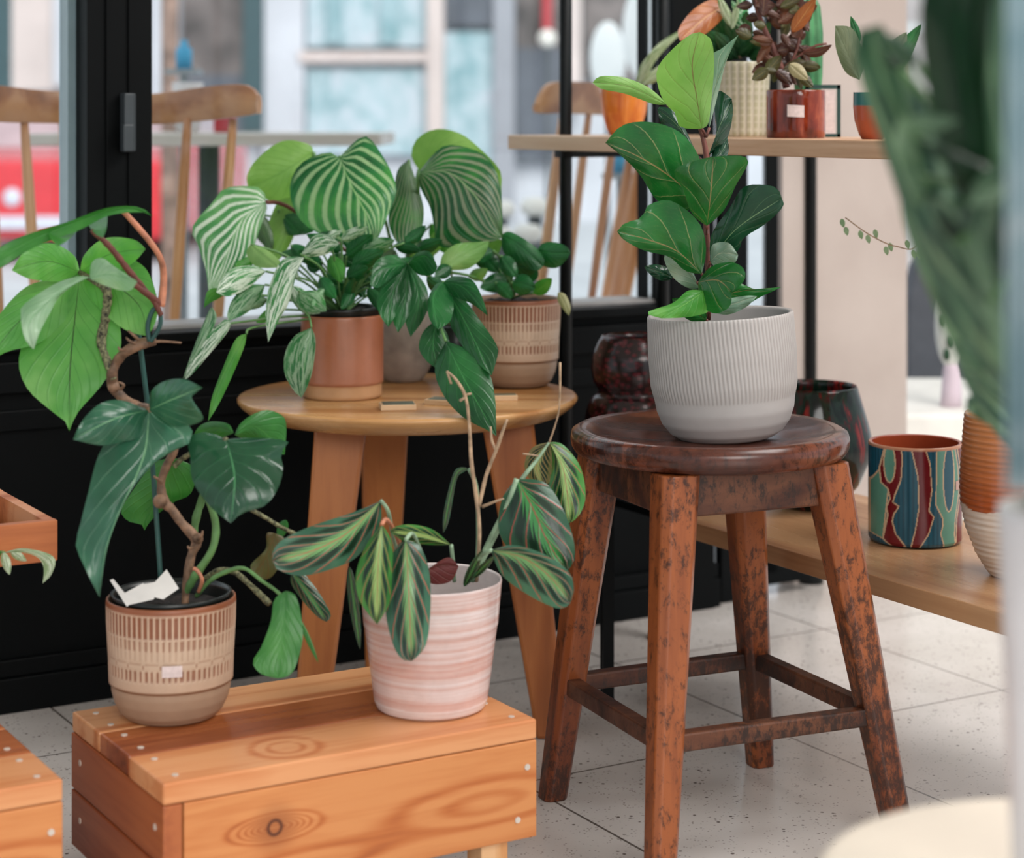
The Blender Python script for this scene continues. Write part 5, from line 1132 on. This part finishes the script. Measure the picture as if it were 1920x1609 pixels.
for (x0, x1, y0, y1, mt, dd, nm) in ((-60, 22, -300, 250, 'teal_f', .12, 'door_frame'), (22, 160, -300, 170, 'fac2', .12, 'column'), (100, 118, -300, 160, 'fac', .0, 'drainpipe'),
    (285, 318, -300, 330, 'fac', .0, 'column'), (340, 470, -300, 140, 'brwn', .12, 'shop_window'), (455, 492, -300, 250, 'teal_f', .05, 'door_frame'), (340, 470, 140, 260, 'dkdoor', .12, 'shop_front'),
    (495, 570, -300, 600, 'fac', .1, 'column'), (575, 800, -300, 88, 'pane', .15, 'window'), (612, 642, -200, 80, 'pane2', .1, 'window_panel'), (712, 745, -200, 82, 'pane2', .1, 'window_panel'), (560, 800, 96, 116, 'fac2', .05, 'band'), (575, 800, 130, 290, 'pane', .15, 'window'),
    (800, 832, -300, 320, 'fac2', .02, 'pilaster'), (834, 925, -300, 48, 'dkdoor', .12, 'sign_board'), (834, 925, 60, 320, 'pane', .15, 'window'), (925, 965, -300, 600, 'fac3', .05, 'column'),
    (968, 1072, -300, 90, 'brwn', .12, 'shop_window'), (968, 1062, 90, 300, 'dkdoor', .10, 'shutter'), (1018, 1034, -100, 70, 'red_b', .04, 'sign'), (1062, 1090, -300, 210, 'fac2', .02, 'pilaster'), (1095, 1260, -300, 150, 'brwn', .15, 'shop_window')):
    fbox(x0, x1, y0, y1, dd, .1).build(nm, M[mt], T)
dl = 12.0; c = P(1026, 72, dl); T = empty('street_lamp', (c.x, dl, -.02), 'small round white globe lamp on a thin post across the street', 'lamp')
MB().ball(c, pxr(17, dl)).build('globe', M['wht'], T, True); MB().tube([(c.x, dl, -.02), (c.x, dl, c.z-pxr(14, dl))], .012, 10, 1).build('post', M['latch'], T, True)
# white figures (shop dummies / banners)
m = NT('banner'); M['ban'] = m.out(m.ramp(m.noise(m.co('Object'), 4, 2), (.3, S('#dfe6e8')), (.7, S('#f2f4f4'))), .6)
for i, (cx2, cy2, rx, ry) in enumerate(((1205, 60, 38, 90), (1140, 110, 34, 70))):
    d = 7.0+.8*i; c = P(cx2, cy2, d); 
    T = empty('feather_flag', (c.x, d, -.02), 'tall white oval flag on the pavement, %s' % ('the taller one' if i == 0 else 'the shorter one nearer the black rack post'), 'flag')
    MB().ball(c, 1, pxr(rx, d), .015, pxr(ry, d), 16).build('flag', M['ban'], T, True)
    MB().tube([(c.x, d, -.02), (c.x, d, c.z)], .008, 8, 1).build('pole', M['pole'], T, True)
    MB().tube([(c.x, d, -.02), (c.x, d, 0)], .12, 16, 1).build('foot', M['pole'], T, True)
# tree trunk
d = 8.0
tag(MB().tube([(W2(325, d), d, -.02), (W2(318, d), d, 1.0), (W2(322, d), d, 2.6)], [.045, .035, .03], 12, 3, bumps=.1).build('tree_trunk', plain('bark', '#8d7468', .9, .3, 12, .3), None, True), 'slim brown tree trunk in the street behind the window', 'tree')
# red car
d = 12.0; x0, x1 = W2(-190, d), W2(312, d)
T = empty('red_car', ((x0+x1)/2, d+.5, -.02), 'red car parked across the street behind the left chair', 'car')
M['car'] = plain('car_red', '#d0343c', .25, .05); M['cglass'] = plain('car_glass', '#b59a9e', .15, .1, 3); M['lamp_w'] = plain('lamp_white', '#cfd2e0', .2, .02); M['tyre'] = plain('tyre', '#15171a', .7)
zc = lambda y: H-(y-HY)/F*d
def carprof(pts, xa, xb, nm, mt):
    MB().prism([(xa, yy, zz) for yy, zz in pts], (xb-xa, 0, 0)).build(nm, M[mt], T, bevel=.04)
carprof([(d, .12), (d-.02, zc(400)), (d, zc(300)), (d+.7, zc(283)), (d+1.5, zc(278)), (d+3.6, zc(278)), (d+3.7, .5), (d+3.6, .12)], x0, x1, 'body', 'car')
carprof([(d+.75, zc(283)), (d+1.2, zc(190)), (d+2.8, zc(185)), (d+3.4, zc(278))], x0+.12, x1-.12, 'cabin', 'cglass')
carprof([(d+1.18, zc(196)), (d+1.22, zc(186)), (d+2.75, zc(182)), (d+2.85, zc(192))], x0+.16, x1-.16, 'roof', 'car')
for px, y in ((-95, 365), (24, 370), (142, 362), (250, 365)):
    MB().ball((W2(px, d), d-.02, zc(y)), .055, 1, .5, 1, 8).build('headlamp', M['lamp_w'], T, True)
MB().box(W2(-60, d), W2(180, d), d-.05, d, zc(430), zc(405), .01).build('bumper', M['lamp_w'], T)
MB().box(W2(90, d), W2(160, d), d+.62, d+.66, zc(275), zc(248)).build('sign_plate', M['wht'], T)
for sx in (x0+.12, x1-.12):
    for yy in (d+.6, d+3.0): MB().tube([(sx-.1, yy, .27), (sx+.1, yy, .27)], .29, 24, 1).build('wheel', M['tyre'], T, True)
# right background beyond the pier
DB = 5.6
wl = MB().box(W2(1600, DB), W2(2500, DB), DB, DB+.1, -.02, 2.6).build('wall_far', plain('far_wall', '#d8d4d4', .8, .03)); tag(wl, kind='structure')
T = empty('dark_armchair', (W2(1745, 4.7), 4.75, -.02), 'dark grey rounded chair back beyond the pale pier', 'chair')
M['dkgr'] = plain('dark_fabric', '#4c4f56', .7, .08, 20)
poly = [P(x, y, 4.7) for x, y in ((1704,750),(1700,640),(1702,560),(1716,500),(1740,468),(1775,455),(1850,455),(1850,752))]
MB().prism(poly, (0, .08, 0)).build('backrest', M['dkgr'], T, bevel=.008)
MB().box(W2(1704, 4.7), W2(1850, 4.7), 4.66, 4.70, P(0, 762, 4.7).z, P(0, 745, 4.7).z).build('rail', M['teal_f'], T)
for px in (1712, 1840): MB().tube([(W2(px, 4.75), 4.74, P(0, 750, 4.7).z), (W2(px, 4.75), 4.74, -.02)], .012, 10, 1).build('leg', M['dkgr'], T, True)
T = empty('white_bench', (W2(1760, 4.2), 4.2, -.02), 'bright white low platform between the pier and the rust-brown pot', 'platform')
zb_ = H-(795-HY)/F*3.95
MB().box(W2(1690, 3.95), W2(2100, 3.95), 3.95, 4.5, -.02, zb_+.02, .01).build('platform', M['wht'], T)
T = empty('spotted_ornament', (W2(1783, 4.0), 4.05, zb_+.02), 'white oval ornament with green leaf marks on a pale pink stem', 'ornament')
d = 4.05; c = P(1783, 612, d); M['orn'] = plain('ornament_white', '#cfd0c8', .4, .04); M['pinkw'] = plain('pink_white', '#cdbcc6', .5, .04)
MB().ball(c, 1, pxr(30, d), .03, pxr(80, d), 14).build('disc', M['orn'], T, True)
for (x, y, a) in ((1790,590,.6),(1770,600,-.5),(1785,640,.9),(1775,665,-.4),(1795,560,1.2)):
    cc = P(x, y, d-.035); MB().ball(cc, 1, pxr(7, d), .006, pxr(12, d), 8).build('leaf_mark', dkg, T, True)
MB().tube([(c.x, d, zb_+.02), (c.x+.002, d, c.z-.09), (c.x, d, c.z-.07)], [.022, .018, .012], 14, 2).build('stem', M['pinkw'], T, True)
T = empty('wall_lamp', P(1745, 60, 5.4), 'small bright white lamp shade high beyond the pier', 'lamp')
MB().prism([P(x, y, 5.4) for x, y in ((1692,40),(1748,40),(1735,62),(1716,68),(1712,86),(1702,86),(1700,66))], (0, .05, 0)).build('shade', M['ban'], T)
MB().tube([P(1720, 50, 5.42), P(1720, 50, 5.6)], .008, 8, 1).build('arm', M['pole'], T)
tag(fbox(0,1,0,1).build('curb', M['fac3']) , 'grey kerb stone at the foot of the building', 'kerb') if False else None
